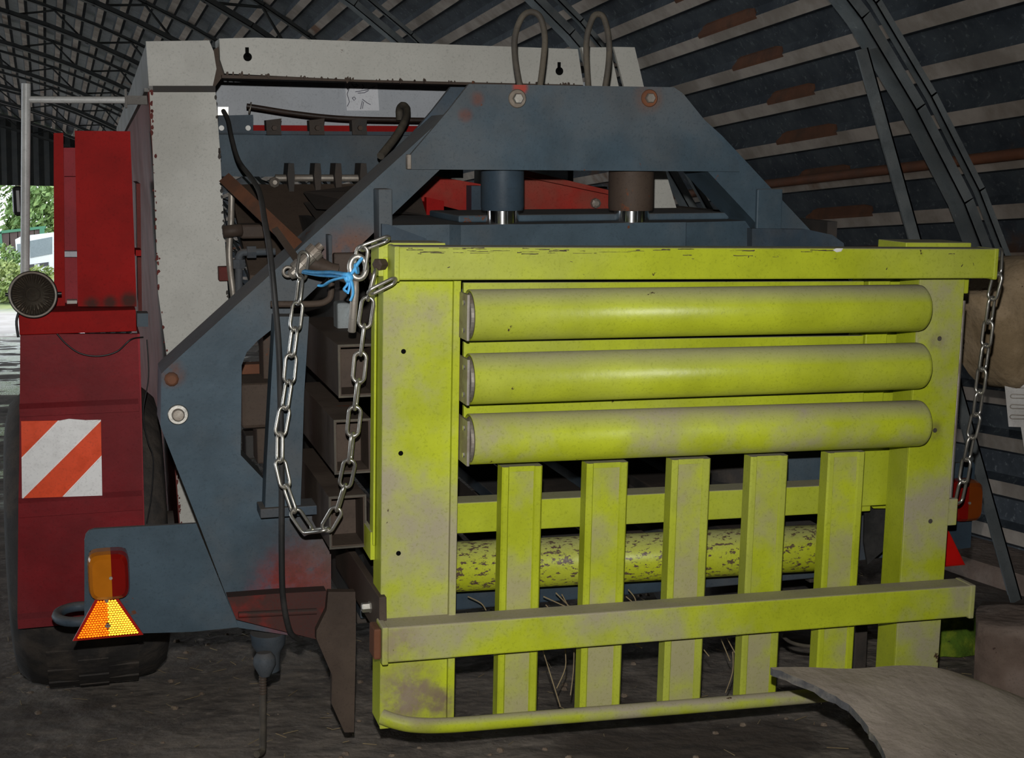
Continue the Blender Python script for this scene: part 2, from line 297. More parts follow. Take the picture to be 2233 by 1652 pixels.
def yard_mat():
    m, nt, b = nodes('yard_and_verge'); g = N(nt, 'ShaderNodeNewGeometry'); pos = g.outputs['Position']
    sx = N(nt, 'ShaderNodeSeparateXYZ'); nt.links.new(pos, sx.inputs[0])
    wob = N(nt, 'ShaderNodeTexNoise'); wob.inputs['Scale'].default_value = 0.35; wob.inputs['Detail'].default_value = 5; nt.links.new(pos, wob.inputs['Vector'])
    y = mth(nt, 'ADD', sx.outputs['Y'], mth(nt, 'MULTIPLY', mth(nt, 'SUBTRACT', wob.outputs['Fac'], 0.5), 8))
    k = N(nt, 'ShaderNodeMapRange'); k.inputs[1].default_value = 40; k.inputs[2].default_value = 42; nt.links.new(y, k.inputs[0])
    grass = mixc(nt, noise(nt, pos, 0.8, 6, 0.6, 0.4, 0.6), (0.05, 0.09, 0.018), (0.13, 0.155, 0.04))
    grass = mixc(nt, noise(nt, pos, 0.4, 4, 0.6, 0.5, 0.62), grass, (0.12, 0.085, 0.062))
    road = mixc(nt, noise(nt, pos, 1.5, 5, 0.6, 0.4, 0.6), (0.19, 0.17, 0.155), (0.24, 0.22, 0.205))
    nt.links.new(mixc(nt, k.outputs[0], road, grass), b.inputs['Base Color']); b.inputs['Roughness'].default_value = 0.9; return m
mb = MB(); nx, ny = 40, 40
xs = [-40 + 70*i/nx for i in range(nx+1)]; ys = [30.9 + 130*(j/ny)**1.5 for j in range(ny+1)]
def yz(x, y): return 0.0 if y < 38 else min(1.3, (y-38)*0.06) + 0.15*mnoise.noise(Vector((x*0.5, y*0.5, 0)))
mb.add([(x, y, yz(x, y) - 0.01) for y in ys for x in xs], [(j*(nx+1)+i, j*(nx+1)+i+1, (j+1)*(nx+1)+i+1, (j+1)*(nx+1)+i) for j in range(ny) for i in range(nx)], True)
structure(mb.build('ground_outside', yard_mat()), 'pale road and grassy bank outside the far opening')

# corrugated arched roof: skin polyline (X, Z), ribs run along the shed
SK = [(3.95, -0.02), (3.89, 0.5), (3.76, 1.0), (3.55, 1.5), (3.28, 1.95), (2.94, 2.4), (2.5, 2.82), (2.0, 3.2), (1.3, 3.6), (0.4, 3.98), (-0.6, 4.27), (-1.8, 4.48), (-3.2, 4.58)]
SK = SK + [(-6.4 - x, z) for x, z in SK[-2::-1]]
SK = [p for p in SK if not (p[0] < -3.2 and p[1] < 3.1)]
SKS = [(p.x, p.y) for p in spline([(x, z, 0) for x, z in SK], 10)]
SKS = [Vector((a, b, 0)) for a, b in SKS]
cum = [0.0]
for i in range(1, len(SKS)): cum.append(cum[-1] + (SKS[i] - SKS[i-1]).length)
def skin(s, off=0.0):                            # point at arc length s, moved inwards by off
    s = max(0, min(s, cum[-1] - 1e-6)); k = max(i for i in range(len(cum)) if cum[i] <= s); k = min(k, len(cum)-2)
    a, b = SKS[k], SKS[k+1]; t = (s - cum[k])/(cum[k+1] - cum[k]); p = a.lerp(b, t); d = (b - a).normalized()
    return (p.x - d.y*off, p.y + d.x*off)         # inward side
PER = 0.205
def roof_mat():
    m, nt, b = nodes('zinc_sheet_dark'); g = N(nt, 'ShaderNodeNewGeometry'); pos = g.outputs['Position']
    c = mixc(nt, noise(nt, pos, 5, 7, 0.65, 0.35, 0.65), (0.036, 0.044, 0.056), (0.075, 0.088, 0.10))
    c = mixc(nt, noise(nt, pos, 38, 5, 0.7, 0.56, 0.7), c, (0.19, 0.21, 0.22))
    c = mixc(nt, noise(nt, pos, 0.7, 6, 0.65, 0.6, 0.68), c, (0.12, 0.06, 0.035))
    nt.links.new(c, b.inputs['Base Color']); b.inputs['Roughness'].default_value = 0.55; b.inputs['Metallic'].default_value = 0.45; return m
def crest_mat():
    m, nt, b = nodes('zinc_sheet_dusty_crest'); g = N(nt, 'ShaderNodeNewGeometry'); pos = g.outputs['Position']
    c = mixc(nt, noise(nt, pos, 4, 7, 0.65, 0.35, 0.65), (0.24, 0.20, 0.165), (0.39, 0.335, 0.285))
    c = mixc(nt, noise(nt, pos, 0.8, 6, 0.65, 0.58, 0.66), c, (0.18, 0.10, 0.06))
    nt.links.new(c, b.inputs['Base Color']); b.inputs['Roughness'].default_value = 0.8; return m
M['roof'] = roof_mat(); M['crest'] = crest_mat()
nper = int(cum[-1]/PER)
ceiling = bpy.data.objects.new('ceiling', None); COL.objects.link(ceiling); structure(ceiling, 'arched corrugated steel roof of the shed')
HOOPY = [0.1 + 2.3*k for k in range(14)]          # 0.1 ... 30
def sheet(k0, k1, y0, y1):
    mb = MB(); pts = []; mat = []
    for k in range(k0, k1):
        s = k*PER
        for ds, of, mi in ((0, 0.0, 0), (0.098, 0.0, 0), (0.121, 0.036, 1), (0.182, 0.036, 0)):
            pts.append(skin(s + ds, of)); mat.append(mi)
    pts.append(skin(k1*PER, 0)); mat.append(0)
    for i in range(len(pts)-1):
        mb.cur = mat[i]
        a, b = pts[i], pts[i+1]; mb.add([(a[0], y0, a[1]), (b[0], y0, b[1]), (b[0], y1, b[1]), (a[0], y1, a[1])], [(0, 1, 2, 3)])
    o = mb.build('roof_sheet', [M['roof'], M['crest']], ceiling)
    sol = o.modifiers.new('sheet_gauge', 'SOLIDIFY'); sol.thickness = 0.0012; sol.offset = 0
yb = [-5.0] + [5.95 + 4.6*k for k in range(6)] + [30.2]
yb = [-5.0, 1.35, 5.95, 10.55, 15.15, 19.75, 24.35, 30.2]
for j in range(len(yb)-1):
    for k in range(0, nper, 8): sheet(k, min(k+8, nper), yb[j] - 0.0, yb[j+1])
# rust blooms along the sheet laps of the near wall (thin scale patches in the rib flanks)
mb = MB()
for k in range(2, 22):
    s = k*PER; y0 = 5.62 + 0.06*random.random(); y1 = 6.22 + 0.12*random.random()
    ln = random.uniform(0.42, 0.62); y0 += random.uniform(-0.08, 0.08); rows = []
    for t in (0, 0.06, 0.15, 0.85, 0.94, 1.0):
        wv = (0.25, 0.7, 1, 1, 0.75, 0.3)[(0, 0.06, 0.15, 0.85, 0.94, 1.0).index(t)]
        rows.append([(p_[0], y0 + ln*t, p_[1]) for p_ in (skin(s + 0.170, 0.0385), skin(s + 0.183 , 0.0375), skin(s + 0.183 + 0.024*wv, 0.0385*(1-wv) + 0.003), skin(s + 0.183 + 0.032*wv, 0.0035))])
    for r0, r1 in zip(rows[:-1], rows[1:]):
        mb.add(r0 + r1, [(q, q+1, q+5, q+4) for q in range(3)])
o = mb.build('rust_scale', M['rust_scale'], ceiling); o['kind'] = 'stuff'
# hoops: twin chords with lattice; a straight leg props every hoop on the right
def hoop(idx, Y):
    root = bpy.data.objects.new('trim_%d' % idx, None); COL.objects.link(root); root.location = (3.5, Y, 0); structure(root, 'galvanised steel roof hoop number %d from the near end' % idx if False else 'galvanised steel lattice hoop carrying the roof')
    mat = M['galv'] if Y < 11 else M['hoop']  # far hoops get darker steel: their silhouette shade is put into colour
    S = [0.9 + 0.42*i for i in range(int((cum[-1]-0.9)/0.42))]
    inn = [skin(s, 0.27) for s in S]; out_ = [skin(s, 0.17 if Y < 11 else 0.07) for s in S]
    def strip(mb, pl, w, h):
        for a, b in zip(pl[:-1], pl[1:]):
            d = Vector((b[0]-a[0], 0, b[1]-a[1])).normalized(); n = Vector((-d.z, 0, d.x)); e = Vector((0, 1, 0))
            for (w0, w1, h0, h1) in ((-w/2, w/2, 0, 0.006), (-w/2, -w/2+0.006, 0, h)):     # angle iron: flange and web
                c = [Vector((p[0], Y, p[1])) + dd for p, dd in ()]
                v = []
                for p in (Vector((a[0], Y, a[1])) - d*0.004, Vector((b[0], Y, b[1])) + d*0.004):
                    for ww in (w0, w1):
                        for hh in (h0, h1): v.append(p + e*ww + n*(-hh))
                mb.add(v, [(0, 1, 3, 2), (4, 6, 7, 5), (0, 4, 5, 1), (1, 5, 7, 3), (3, 7, 6, 2), (2, 6, 4, 0)])
    mb = MB(); strip(mb, inn, 0.10, 0.045); mb.build('inner_chord', mat, root)
    mb = MB(); strip(mb, out_, 0.035 if Y < 11 else 0.07, 0.03); mb.build('outer_chord', mat, root)
    mb = MB()
    for i in range(len(S)-1):
        if Y < 11 and S[i] < 6.2: continue
        a, b = (inn[i], out_[i+1]) if i % 2 else (out_[i], inn[i+1])
        mb.tube([(a[0], Y+0.02, a[1]), (b[0], Y+0.02, b[1])], 0.012, 6)
    mb.build('lattice', mat, root)
    mb = MB(); a = Vector((3.55, Y, 0)); b = Vector((2.83, Y, 2.06)); d = (b-a).normalized(); n = Vector((-d.z, 0, d.x))
    for (e0, e1, h0, h1) in ((-0.04, 0.04, 0, 0.006), (-0.04, -0.034, 0, 0.05)):
        v = [p + Vector((0, e, 0)) + n*h for p in (a, b) for e in (e0, e1) for h in (h0, h1)]
        mb.add(v, [(0, 1, 3, 2), (4, 6, 7, 5), (0, 4, 5, 1), (1, 5, 7, 3), (3, 7, 6, 2), (2, 6, 4, 0)])
    mb.build('prop', mat, root)
for k, Y in enumerate(HOOPY):
    if Y > 0.5: hoop(k, 4.65 + (Y - 4.7))
# rusty purlin pipe along the right wall
p0 = None
for k in range(60):
    q = WF.at(2133, 346, 4.0 + 0.03*k); d_min = min((Vector((q.x, q.z + CAM.z, 0)) - a).length for a in SKS)
    if d_min < 0.075: p0 = q; break
mb = MB(); mb.tube([(p0.x, -4.8, CAM.z+p0.z), (p0.x, 30, CAM.z+p0.z)], 0.022, 10)
structure(mb.build('trim_20', M['rust_orange']), 'rusty pipe purlin along the right wall')
# far gable with a wide opening; near gable closed; low sill along the right wall
def gable(name, y, hole, label):
    top = [skin(s, 0.045) for s in [i*0.3 for i in range(int(cum[-1]/0.3)+1)]]
    x0, x1, zt = hole if hole else (0, 0, 0)
    root = bpy.data.objects.new(name, None); COL.objects.link(root); structure(root, label); root.location = (0, y, 0)
    X = sorted(top)
    def ztop(x):
        for (a, b) in zip(X[:-1], X[1:]):
            if a[0] <= x <= b[0]: return a[1] + (b[1]-a[1])*(x-a[0])/max(b[0]-a[0], 1e-6)
        return X[0][1] if x < X[0][0] else 0
    x = X[0][0]
    while x < 3.9:
        xe = min(x + 1.0, 3.9); mb = MB(); n = 10; pr = []
        for i in range(n+1):
            xx = x + (xe-x)*i/n; zb = zt if hole and x0 <= x + 0.5 <= x1 else 0
            pr.append((xx, y + (0.03 if i % 2 else 0), zb, max(ztop(xx), zb+0.02)))
        for a, b in zip(pr[:-1], pr[1:]): mb.add([(a[0], a[1], a[2]), (b[0], b[1], b[2]), (b[0], b[1], b[3]), (a[0], a[1], a[3])], [(0, 1, 2, 3)])
        o = mb.build('wall_sheet', M['hoop'], root); so = o.modifiers.new('gauge', 'SOLIDIFY'); so.thickness = 0.002; x = xe
gable('wall_far', 30.15, (-5.5, 0.9, 2.93), 'dark sheeted far gable above the bright opening')
gable('wall_near', -4.95, None, 'sheeted gable behind the viewer')  # unseen wall, closed to keep daylight off the machine's rear
mb = MB(); mb.box(3.62, 4.05, -5, 30.2, -0.05, 0.07)
structure(mb.build('baseboard_right', M['concrete']), 'low dirty concrete sill at the foot of the right wall')
# left side: eaves beam on posts, open to daylight beyond the near sheets
eav = skin(cum[-1], 0.05)
root = bpy.data.objects.new('wall_left', None); COL.objects.link(root); root.location = (eav[0], 0, 0); structure(root, 'open left side of the shed with posts under the eaves')
mb = MB(); mb.box(eav[0]-0.06, eav[0]+0.06, -5, 30.2, eav[1]-0.2, eav[1]); mb.build('eaves_beam', M['hoop'], root)
for k in range(5):  # unseen near sheets, added to keep daylight off the near wall
    mb = MB(); y0 = -5 + 2.0*k; pr = []
    for i in range(11): pr.append((eav[0] - (0.03 if i % 2 else 0), y0 + 0.2*i))
    for p_, q_ in zip(pr[:-1], pr[1:]): mb.add([(p_[0], p_[1], 0), (q_[0], q_[1], 0), (q_[0], q_[1], eav[1]), (p_[0], p_[1], eav[1])], [(0, 1, 2, 3)])
    o = mb.build('wall_sheet', M['hoop'], root); so = o.modifiers.new('gauge', 'SOLIDIFY'); so.thickness = 0.002
for k in range(9): mb = MB(); mb.box(eav[0]-0.06, eav[0]+0.06, -4.9+4.3*k, -4.78+4.3*k, 0, eav[1]-0.2); mb.build('post', M['hoop'], root)

# ================================================================== THE BALER
def gpt(px, py, v, f=MF): return f.at(px, py, v)
baler = thing('baler', MF.w((1.2, 4.4, -1.5)) * 1.0, 'large blue, white and red big-square baler parked in the shed, seen from its rear', 'baler')
baler.location.z = 0
V0 = 3.47
# --- blue press frame: two slanted legs and a crosshead
LEG_L = [(359, 807), (975, 249), (1040, 249), (1040, 366), (963, 366), (861, 463), (694, 623), (600, 712), (560, 744), (538, 768), (527, 796), (525, 992), (581, 1051), (581, 1122),
         (722, 1122), (722, 1392), (640, 1386), (520, 1368), (435, 1145), (350, 930), (352, 815)]
mb = MB(MF); mb.pxprism(LEG_L, V0, V0 + 0.17); leg_l = mb.build('frame_leg', M['blue'], baler)
LEG_R = [(1468, 200), (1575, 296), (1758, 492), (1850, 590), (1850, 1120), (1720, 1120), (1720, 580), (1641, 478), (1538, 368), (1440, 366), (1440, 200)]
mb = MB(MF); mb.pxprism(LEG_R, V0, V0 + 0.17); leg_r = mb.build('frame_leg', M['blue'], baler)
mb = MB(MF); HEAD = [(1023, 183), (1470, 190), (1490, 204), (1612, 355), (1612, 374), (897, 369), (893, 340), (980, 238)]
mb.pxprism(HEAD, V0 - 0.018, V0 - 0.002); mb.build('crosshead_plate', M['blue'], baler)
mb = MB(MF); mb.prism([(q.x, q.z) for q in (MF.at(a, b, V0 - 0.018) for a, b in HEAD)], V0 + 0.165, V0 + 0.185); mb.build('crosshead_plate', M['blue_dark'], baler)
a = MF.at(893, 340, V0-0.02); b = MF.at(897, 369, V0-0.02)
mb = MB(MF); mb.box(a.x-0.006, a.x+0.004, V0-0.024, V0-0.002, b.z, a.z+0.004, 0.002); mb.build('edge_highlight', M['steel_dirty'], baler)  # bright strip puts the plate edge's highlight into a part
# pins with washers on the crosshead and on the leg
def pin(px, py, v, r, mat=M['steel_dirty'], sub=M['steel'], nut=True):
    c = MF.at(px, py, v)
    mb = MB(MF); mb.lathe([(0, r*0.95), (-0.004, r), (-0.006, r*0.9)], c, (0, 1, 0), 28)
    w_ = mb.build('washer', mat, baler)
    mb = MB(MF); mb.lathe([(0, r*0.62), (-0.014, r*0.6), (-0.017, r*0.5)], c, (0, 1, 0), 6 if nut else 24, False); mb.build('bolt_head', sub, w_)
    return w_
pin(1127, 215, V0-0.018, 0.023); pin(1415, 214, V0-0.018, 0.022, M['rust_orange'], M['steel_dirty'])
pin(388, 903, V0, 0.025, M['steel'], M['steel_dirty'], False)
mb = MB(MF); c = MF.at(374, 826, V0); mb.lathe([(0, 0.017), (-0.012, 0.016), (-0.016, 0.01)], c, (0, 1, 0), 10); mb.build('bolt_head', M['rust_orange'], baler)
# looped hoses above the crosshead
for pts in ([(1136, 200), (1124, 130), (1123, 80), (1138, 38), (1158, 26), (1178, 38), (1188, 80), (1185, 130), (1176, 200)],
            [(1284, 200), (1279, 130), (1280, 80), (1292, 40), (1304, 31), (1318, 42), (1328, 90), (1327, 140), (1318, 200)]):
    mb = MB(MF); mb.tube(spline([MF.at(a, b, 3.55) for a, b in pts], 6), 0.0078, 10); mb.build('looped_hose', M['hose'], baler)
# hydraulic cylinders
for x0, x1, mt in ((1050, 1141, M['blue_dark']), (1331, 1424, M['rust'])):
    v = 3.555; top = MF.at((x0+x1)/2, 340, v); bot = MF.at((x0+x1)/2, 458, v); r = (MF.at(x1, 400, v).x - MF.at(x0, 400, v).x)/2; rb = MF.at((x0+x1)/2, 495, v)
    mb = MB(MF); h = top.z - bot.z; mb.lathe([(0, r), (-h*0.93, r), (-h, r*0.96)], top, (0, 0, 1), 36); cy = mb.build('hydraulic_cylinder', mt, baler)
    mb = MB(MF); mb.lathe([(0, r*0.77), (rb.z-bot.z, r*0.77)], bot, (0, 0, 1), 36); mb.build('piston_rod', M['chrome'], cy)
# press beam under the cylinders, folded front
def plan(px, v): q = MF.at(px, 490, v); return (q.x, q.y)
zt = MF.at(1200, 488, 3.5).z; zb = zt - 0.2
mb = MB(MF); mb.prism([plan(846, 3.53), plan(980, 3.53), plan(1005, 3.50), plan(1496, 3.50), plan(1497, 3.488), plan(1540, 3.50), plan(1652, 3.535), plan(1652, 4.05), plan(846, 4.05)], zb, zt, 'z')
pb = mb.build('press_beam', M['blue'], baler)
a = MF.at(1000, 484, 3.62); b = MF.at(1590, 484, 3.62); mb = MB(MF); mb.box(a.x, b.x, 3.62, 3.95, zt, zt+0.018, 0.004); mb.build('press_plate', M['blue'], pb)
# upright stubs on both legs beside the press beam
def lug(x0, x1, y0, y1, v0, v1, mat='blue', name='guide_lug', ch=0.003):
    a = MF.at(x0, y0, v0); b = MF.at(x1, y1, v0); mb = MB(MF); mb.box(min(a.x, b.x), max(a.x, b.x), v0, v1, min(a.z, b.z), max(a.z, b.z), ch); return mb.build(name, M[mat], baler)
lug(826, 858, 412, 640, 3.40, V0); lug(1652, 1700, 412, 640, 3.458, V0, 'blue')
mb = MB(MF); mb.pxprism([(1640, 498), (1760, 500), (1815, 512), (1840, 530), (1848, 640), (1640, 640)], 3.44, 3.47); mb.build('side_bracket', M['blue_dark'], baler)
lug(716, 726, 512, 640, 3.43, V0, 'blue_dark', 'guide_lug', 0.001)
mb = MB(MF); mb.pxprism([(833, 488), (850, 490), (930, 520), (935, 640), (833, 640)], 3.36, 3.375); mb.build('corner_gusset', M['blue_dark'], baler)
# narrow bracket plate standing on a foot plate in front of the left leg
mb = MB(MF); mb.pxprism([(600, 690), (674, 690), (663, 860), (659, 1002), (655, 1112), (578, 1112), (582, 1002), (590, 860)], 3.405, 3.47); bp_ = mb.build('bracket_plate', M['blue'], baler)
lug(568, 700, 1110, 1121, 3.39, 3.47, 'blue_dark', 'foot_plate', 0.002)
# bent bar and rust-brown frame pieces seen through the opening
mb = MB(MF); mb.tube(spline([MF.at(590, 663, 3.40), MF.at(640, 663, 3.40), MF.at(690, 662, 3.40), MF.at(712, 656, 3.40), MF.at(722, 640, 3.40), MF.at(722, 585, 3.40)], 6), 0.008, 8); mb.build('bent_bar', M['rust'], baler)
lug(525, 605, 838, 932, 3.72, 3.9, 'rust', 'cross_tube', 0.01); lug(572, 606, 700, 850, 3.8, 3.9, 'rust', 'upright', 0.004); lug(525, 572, 795, 815, 3.95, 4.0, 'rust_orange', 'cross_strap', 0.002)
lug(560, 592, 935, 1010, 3.75, 3.85, 'rust', 'upright', 0.004); lug(535, 562, 950, 1000, 3.85, 3.95, 'dark', 'side_block', 0.004)
# open-ended square tubes pointing at the viewer
for (x, yt, yb_) in ((737, 752, 866), (728, 916, 1033), (717, 1083, 1196)):
    v1 = 3.2; a = MF.at(x, yt, v1); b = MF.at(x, yb_, v1); wd = 0.085; t = 0.006; v2 = 3.75
    mb = MB(MF); x0, x1, z0, z1 = a.x, a.x+wd, b.z, a.z
    for bx in ((x0, x0+t, z0, z1), (x1-t, x1, z0, z1), (x0+t, x1-t, z0, z0+t), (x0+t, x1-t, z1-t, z1)): mb.box(bx[0], bx[1], v1, v2, bx[2], bx[3])
    tb = mb.build('chamber_tube', M['rust'], baler)
    mb = MB(MF); e_ = 0.0035
    for bx in ((x0-0.001, x0+e_, z0-0.001, z1+0.001), (x1-e_, x1+0.001, z0-0.001, z1+0.001), (x0+e_, x1-e_, z0-0.001, z0+e_), (x0+e_, x1-e_, z1-e_, z1+0.001)): mb.box(bx[0], bx[1], v1-0.004, v1+0.001, bx[2], bx[3])
    mb.build('tube_lip', M['hose'], tb)
    mb = MB(MF); mb.box(x0+t, x1-t, v1+0.10, v1+0.104, z0+t, z1-t); mb.build('tube_bulkhead', M['rust'], tb)
# lower bolted plate and its nut
mb = MB(MF); mb.box(0.587, 0.604, 3.03, 3.62, -1.078, -0.982, 0.002); lb = mb.build('bolted_plate', M['rust'], baler)
c = Vector((0.587, 3.13, -1.035)); mb = MB(MF); mb.lathe([(0, 0.013), (-0.004, 0.014), (-0.004, 0.0115), (-0.02, 0.0115), (-0.022, 0.008)], c, (1, 0, 0), 6, False); mb.build('hex_nut', M['steel'], lb)
# hanging brown wedge and red-painted gusset
mb = MB(MF); mb.pxprism([(690, 1392), (724, 1471), (723, 1534), (751, 1596), (772, 1596), (776, 1400), (776, 1290), (716, 1290), (712, 1330), (690, 1375)], 3.33, 3.355); mb.build('floor_wedge', M['rust'], baler)
mb = MB(MF); mb.pxprism([(496, 1302), (600, 1294), (712, 1288), (735, 1392), (700, 1396), (515, 1350)], 3.425, 3.468); mb.build('gusset', M['red_rust'], baler)
a, b = MF.at(520, 1340, 3.415), MF.at(690, 1332, 3.415); mb = MB(MF); mb.tube([a, b], 0.008, 8); mb.build('gusset_rib', M['red_rust'], baler)
# jack gearbox with its crank
v = 3.52; c = MF.at(585, 1378, v); mb = MB(MF); mb.lathe([(0, 0.045), (-0.03, 0.042), (-0.05, 0.03), (-0.10, 0.026)], c, (0, 0, 1), 20); jk = mb.build('jack_gearbox', M['blue_dark'], baler)
c = MF.at(576, 1422, 3.46); mb = MB(MF); mb.lathe([(0.0, 0.018), (-0.012, 0.027), (-0.03, 0.028), (-0.05, 0.018), (-0.06, 0.012)], c, (0, 0.1, 1), 18); mb.build('crank_boss', M['blue_dark'], jk)
mb = MB(MF)
for k in range(7): q = MF.at(573, 1474 + 6*k, 3.46); mb.lathe([(-0.003, 0.0085), (0, 0.0105), (0.003, 0.0085)], q, (0, 0, 1), 14)
mb.build('crank_spring', M['rust'], jk)
mb = MB(MF); mb.tube(spline([MF.at(573, 1470, 3.46), MF.at(573, 1560, 3.46), MF.at(573, 1622, 3.46), MF.at(570, 1638, 3.45), MF.at(560, 1644, 3.43)], 5), 0.0088, 10); mb.build('crank_handle', M['hose'], jk)
# --- tail plate, towing ring, lamp and triangle, left and right
PLATE = [(184, 1178), (187, 1165), (194, 1157), (206, 1153), (428, 1141), (520, 1367), (420, 1377), (190, 1384), (184, 1378)]
mb = MB(MF); mb.pxprism(PLATE, 3.458, 3.47); mb.build('tail_plate', M['blue'], baler)
q = MF.at(172, 1338, 3.6); mb = MB(MF); mb.tube([q + Vector((0.052*math.cos(t), 0.062*math.sin(t), 0)) for t in [2*math.pi*k/24 for k in range(24)]], 0.013, 8, closed=True); mb.build('towing_ring', M['blue_dark'], baler)
def tail_light(cx_, cz_, v, mirror=False):
    w_, h_, d_ = 0.095, 0.117, 0.058; sg = -1 if mirror else 1
    def half(x0, x1, name, mat, par):
        bm_ = MB(MF); rings = []; n = 28
        for (dd, sc) in ((0, 1.0), (-d_*0.55, 1.0), (-d_*0.85, 0.93), (-d_, 0.78)):
            ring = []
            for k in range(n):
                t = 2*math.pi*k/n; cs, sn = math.cos(t), math.sin(t); e = 0.42
                x = math.copysign(abs(cs)**e, cs)*w_/2*sc; z = math.copysign(abs(sn)**e, sn)*h_/2*sc
                x = min(max(x, x0), x1); ring.append((cx_ + x*sg, v + dd, cz_ + z))
            rings.append(ring)
        bm_.loft(rings, True, False); return bm_.build(name, mat, par)
    bm_ = MB(MF); bm_.box(cx_-w_/2+0.006, cx_+w_/2-0.006, v-0.002, v+0.008, cz_-h_/2+0.006, cz_+h_/2-0.006, 0.003); base = bm_.build('tail_light', M['black'], baler)
    half(-w_/2, 0.006, 'indicator_lens', M['amber_dark'] if mirror else M['amber'], base); half(0.006, w_/2, 'stop_lens', M['ruby'], base)
    bm_ = MB(MF); bm_.lathe([(0, 0.004), (-0.003, 0.004)], (cx_+0.004*sg, v-d_, cz_), (0, 1, 0), 10); bm_.build('lens_screw', M['steel_dirty'], base)
    return base
def triangle(cx_, zb_, v, side=0.150, prismatic=True):
    hgt = side*0.866; A = [Vector((cx_-side/2, v, zb_)), Vector((cx_+side/2, v, zb_)), Vector((cx_, v, zb_+hgt))]
    bm_ = MB(MF); bm_.prism([(p.x, p.z) for p in (A[0]+Vector((-0.006, 0, -0.004)), A[1]+Vector((0.006, 0, -0.004)), A[2]+Vector((0, 0, 0.008)))], v+0.004, v+0.012); base = bm_.build('triangle_reflector', M['prism_rim'], baler)
    if prismatic:                                         # full corner cubes: three square mirrors meeting at right angles
        ez = Vector((0, -1, 0)); e_ = [Vector((0, -1/math.sqrt(3), 0)) + Vector((math.cos(t), 0, math.sin(t)))*math.sqrt(2/3) for t in (R(90), R(210), R(330))]
        cs_ = 0.0045; L_ = Vector((cx_, v, zb_+hgt/3)); nmx = int(side/cs_)
        for half in (0, 1):
            bm_ = MB(MF)
            for i in range(-nmx, nmx+1):
                for j in range(-nmx, nmx+1):
                    k = -i-j
                    if abs(k) > nmx: continue
                    p = L_ + (e_[0]*i + e_[1]*j + e_[2]*k)*cs_; u_ = (p.x-cx_); w__ = p.z - zb_
                    if (u_ > 0.002) != (half == 1): continue
                    if w__ < 0.004 or abs(u_) > (hgt - w__)/1.732 - 0.003: continue
                    for a, b in ((0, 1), (1, 2), (2, 0)): bm_.add([p, p + e_[a]*cs_, p + (e_[a]+e_[b])*cs_, p + e_[b]*cs_], [(0, 1, 2, 3)])
            o_ = bm_.build('corner_cube_prisms', M['prism_red'] if half == 0 else M['prism_bright'], base); o_['kind'] = 'stuff'
    else:
        bm_ = MB(MF); bm_.prism([(cx_-side/2+0.004, zb_+0.002), (cx_+side/2-0.004, zb_+0.002), (cx_, zb_+hgt-0.004)], v-0.004, v+0.004); bm_.build('reflector_lens', M['ruby_bright'], base)
    for z in (zb_+0.028, zb_+hgt*0.7):
        bm_ = MB(MF); bm_.lathe([(0.004, 0.006), (-0.003, 0.006)], (cx_, v, z), (0, 1, 0), 12); bm_.build('fixing_screw', M['steel_dirty'], base)
    return base
q = MF.at(237, 1248, 3.44); tail_light(q.x, q.z, 3.452)
q = MF.at(236, 1388, 3.42); triangle(q.x, q.z, 3.42); 
# right-hand tail plate
q = MF.at(2093, 1088, 3.44); rz = q.z; a = Vector((q.x-0.30, 0, q.z-0.155)); mb = MB(MF); mb.prism([(q.x-0.35, rz+0.1), (q.x+0.05, rz+0.1), (q.x+0.056, rz+0.09), (q.x+0.056, rz-0.15), (q.x-0.35, rz-0.16)], 3.458, 3.47)
mb.build('tail_plate', M['blue_dark'], baler); tail_light(q.x+0.004, rz, 3.452, True); q2 = MF.at(2052, 1234, 3.42); triangle(q2.x, q2.z, 3.42, 0.15, False)

# --- white body: posts, top beam, side, roof and inner panel
VB = 4.15
def wpart(pts, v0, v1, name, mat): mb = MB(MF); mb.pxprism(pts, v0, v1); return mb.build(name, M[mat], baler)
wpart([(318, 90), (456, 88), (466, 112), (472, 150), (464, 187), (325, 187)], VB, VB+0.012, 'corner_panel', 'white')
wpart([(326, 201), (470, 201), (480, 330), (488, 480), (500, 690), (520, 1240), (400, 1240), (367, 800), (345, 640), (333, 330)], VB, VB+0.012, 'rear_post', 'white')
wpart([(325, 187), (470, 187), (470, 201), (326, 201)], VB+0.012, VB+0.05, 'gap_shade_strip', 'dark')  # shade of the open gap put into a dark strip
TB = [(478, 84), (560, 82), (1260, 107), (1272, 185), (760, 173), (490, 160), (480, 130)]
wpart(TB, VB-0.015, VB+0.11, 'top_beam', 'white')
wpart([(484, 163), (1272, 186), (1272, 192), (484, 170)], VB, VB+0.1, 'top_beam_lip', 'rust')
wpart([(463, 110), (480, 100), (490, 160), (470, 188), (460, 186)], VB+0.02, VB+0.09, 'corner_gusset', 'rust')
wpart([(1268, 103), (1330, 103), (1372, 290), (1420, 480), (1400, 520), (1310, 290)], VB+0.02, VB+0.04, 'rear_post_cover', 'white')
wpart([(1338, 102), (1384, 103), (1430, 300), (1480, 470), (1530, 700), (1440, 700), (1390, 300)], VB, VB+0.012, 'rear_post', 'white')
for px in (540, 1220):                                   # key-hole slots in the beam, drawn as flat black shapes
    q = MF.at(px, 124 if px < 900 else 155, VB-0.0165); mb = MB(MF); mb.lathe([(0, 0.012), (0.001, 0.012)], q, (0, 1, 0), 14); mb.box(q.x-0.006, q.x+0.004, q.y, q.y+0.001, q.z, q.z+0.026); mb.build('keyhole_slot', M['void'], baler)
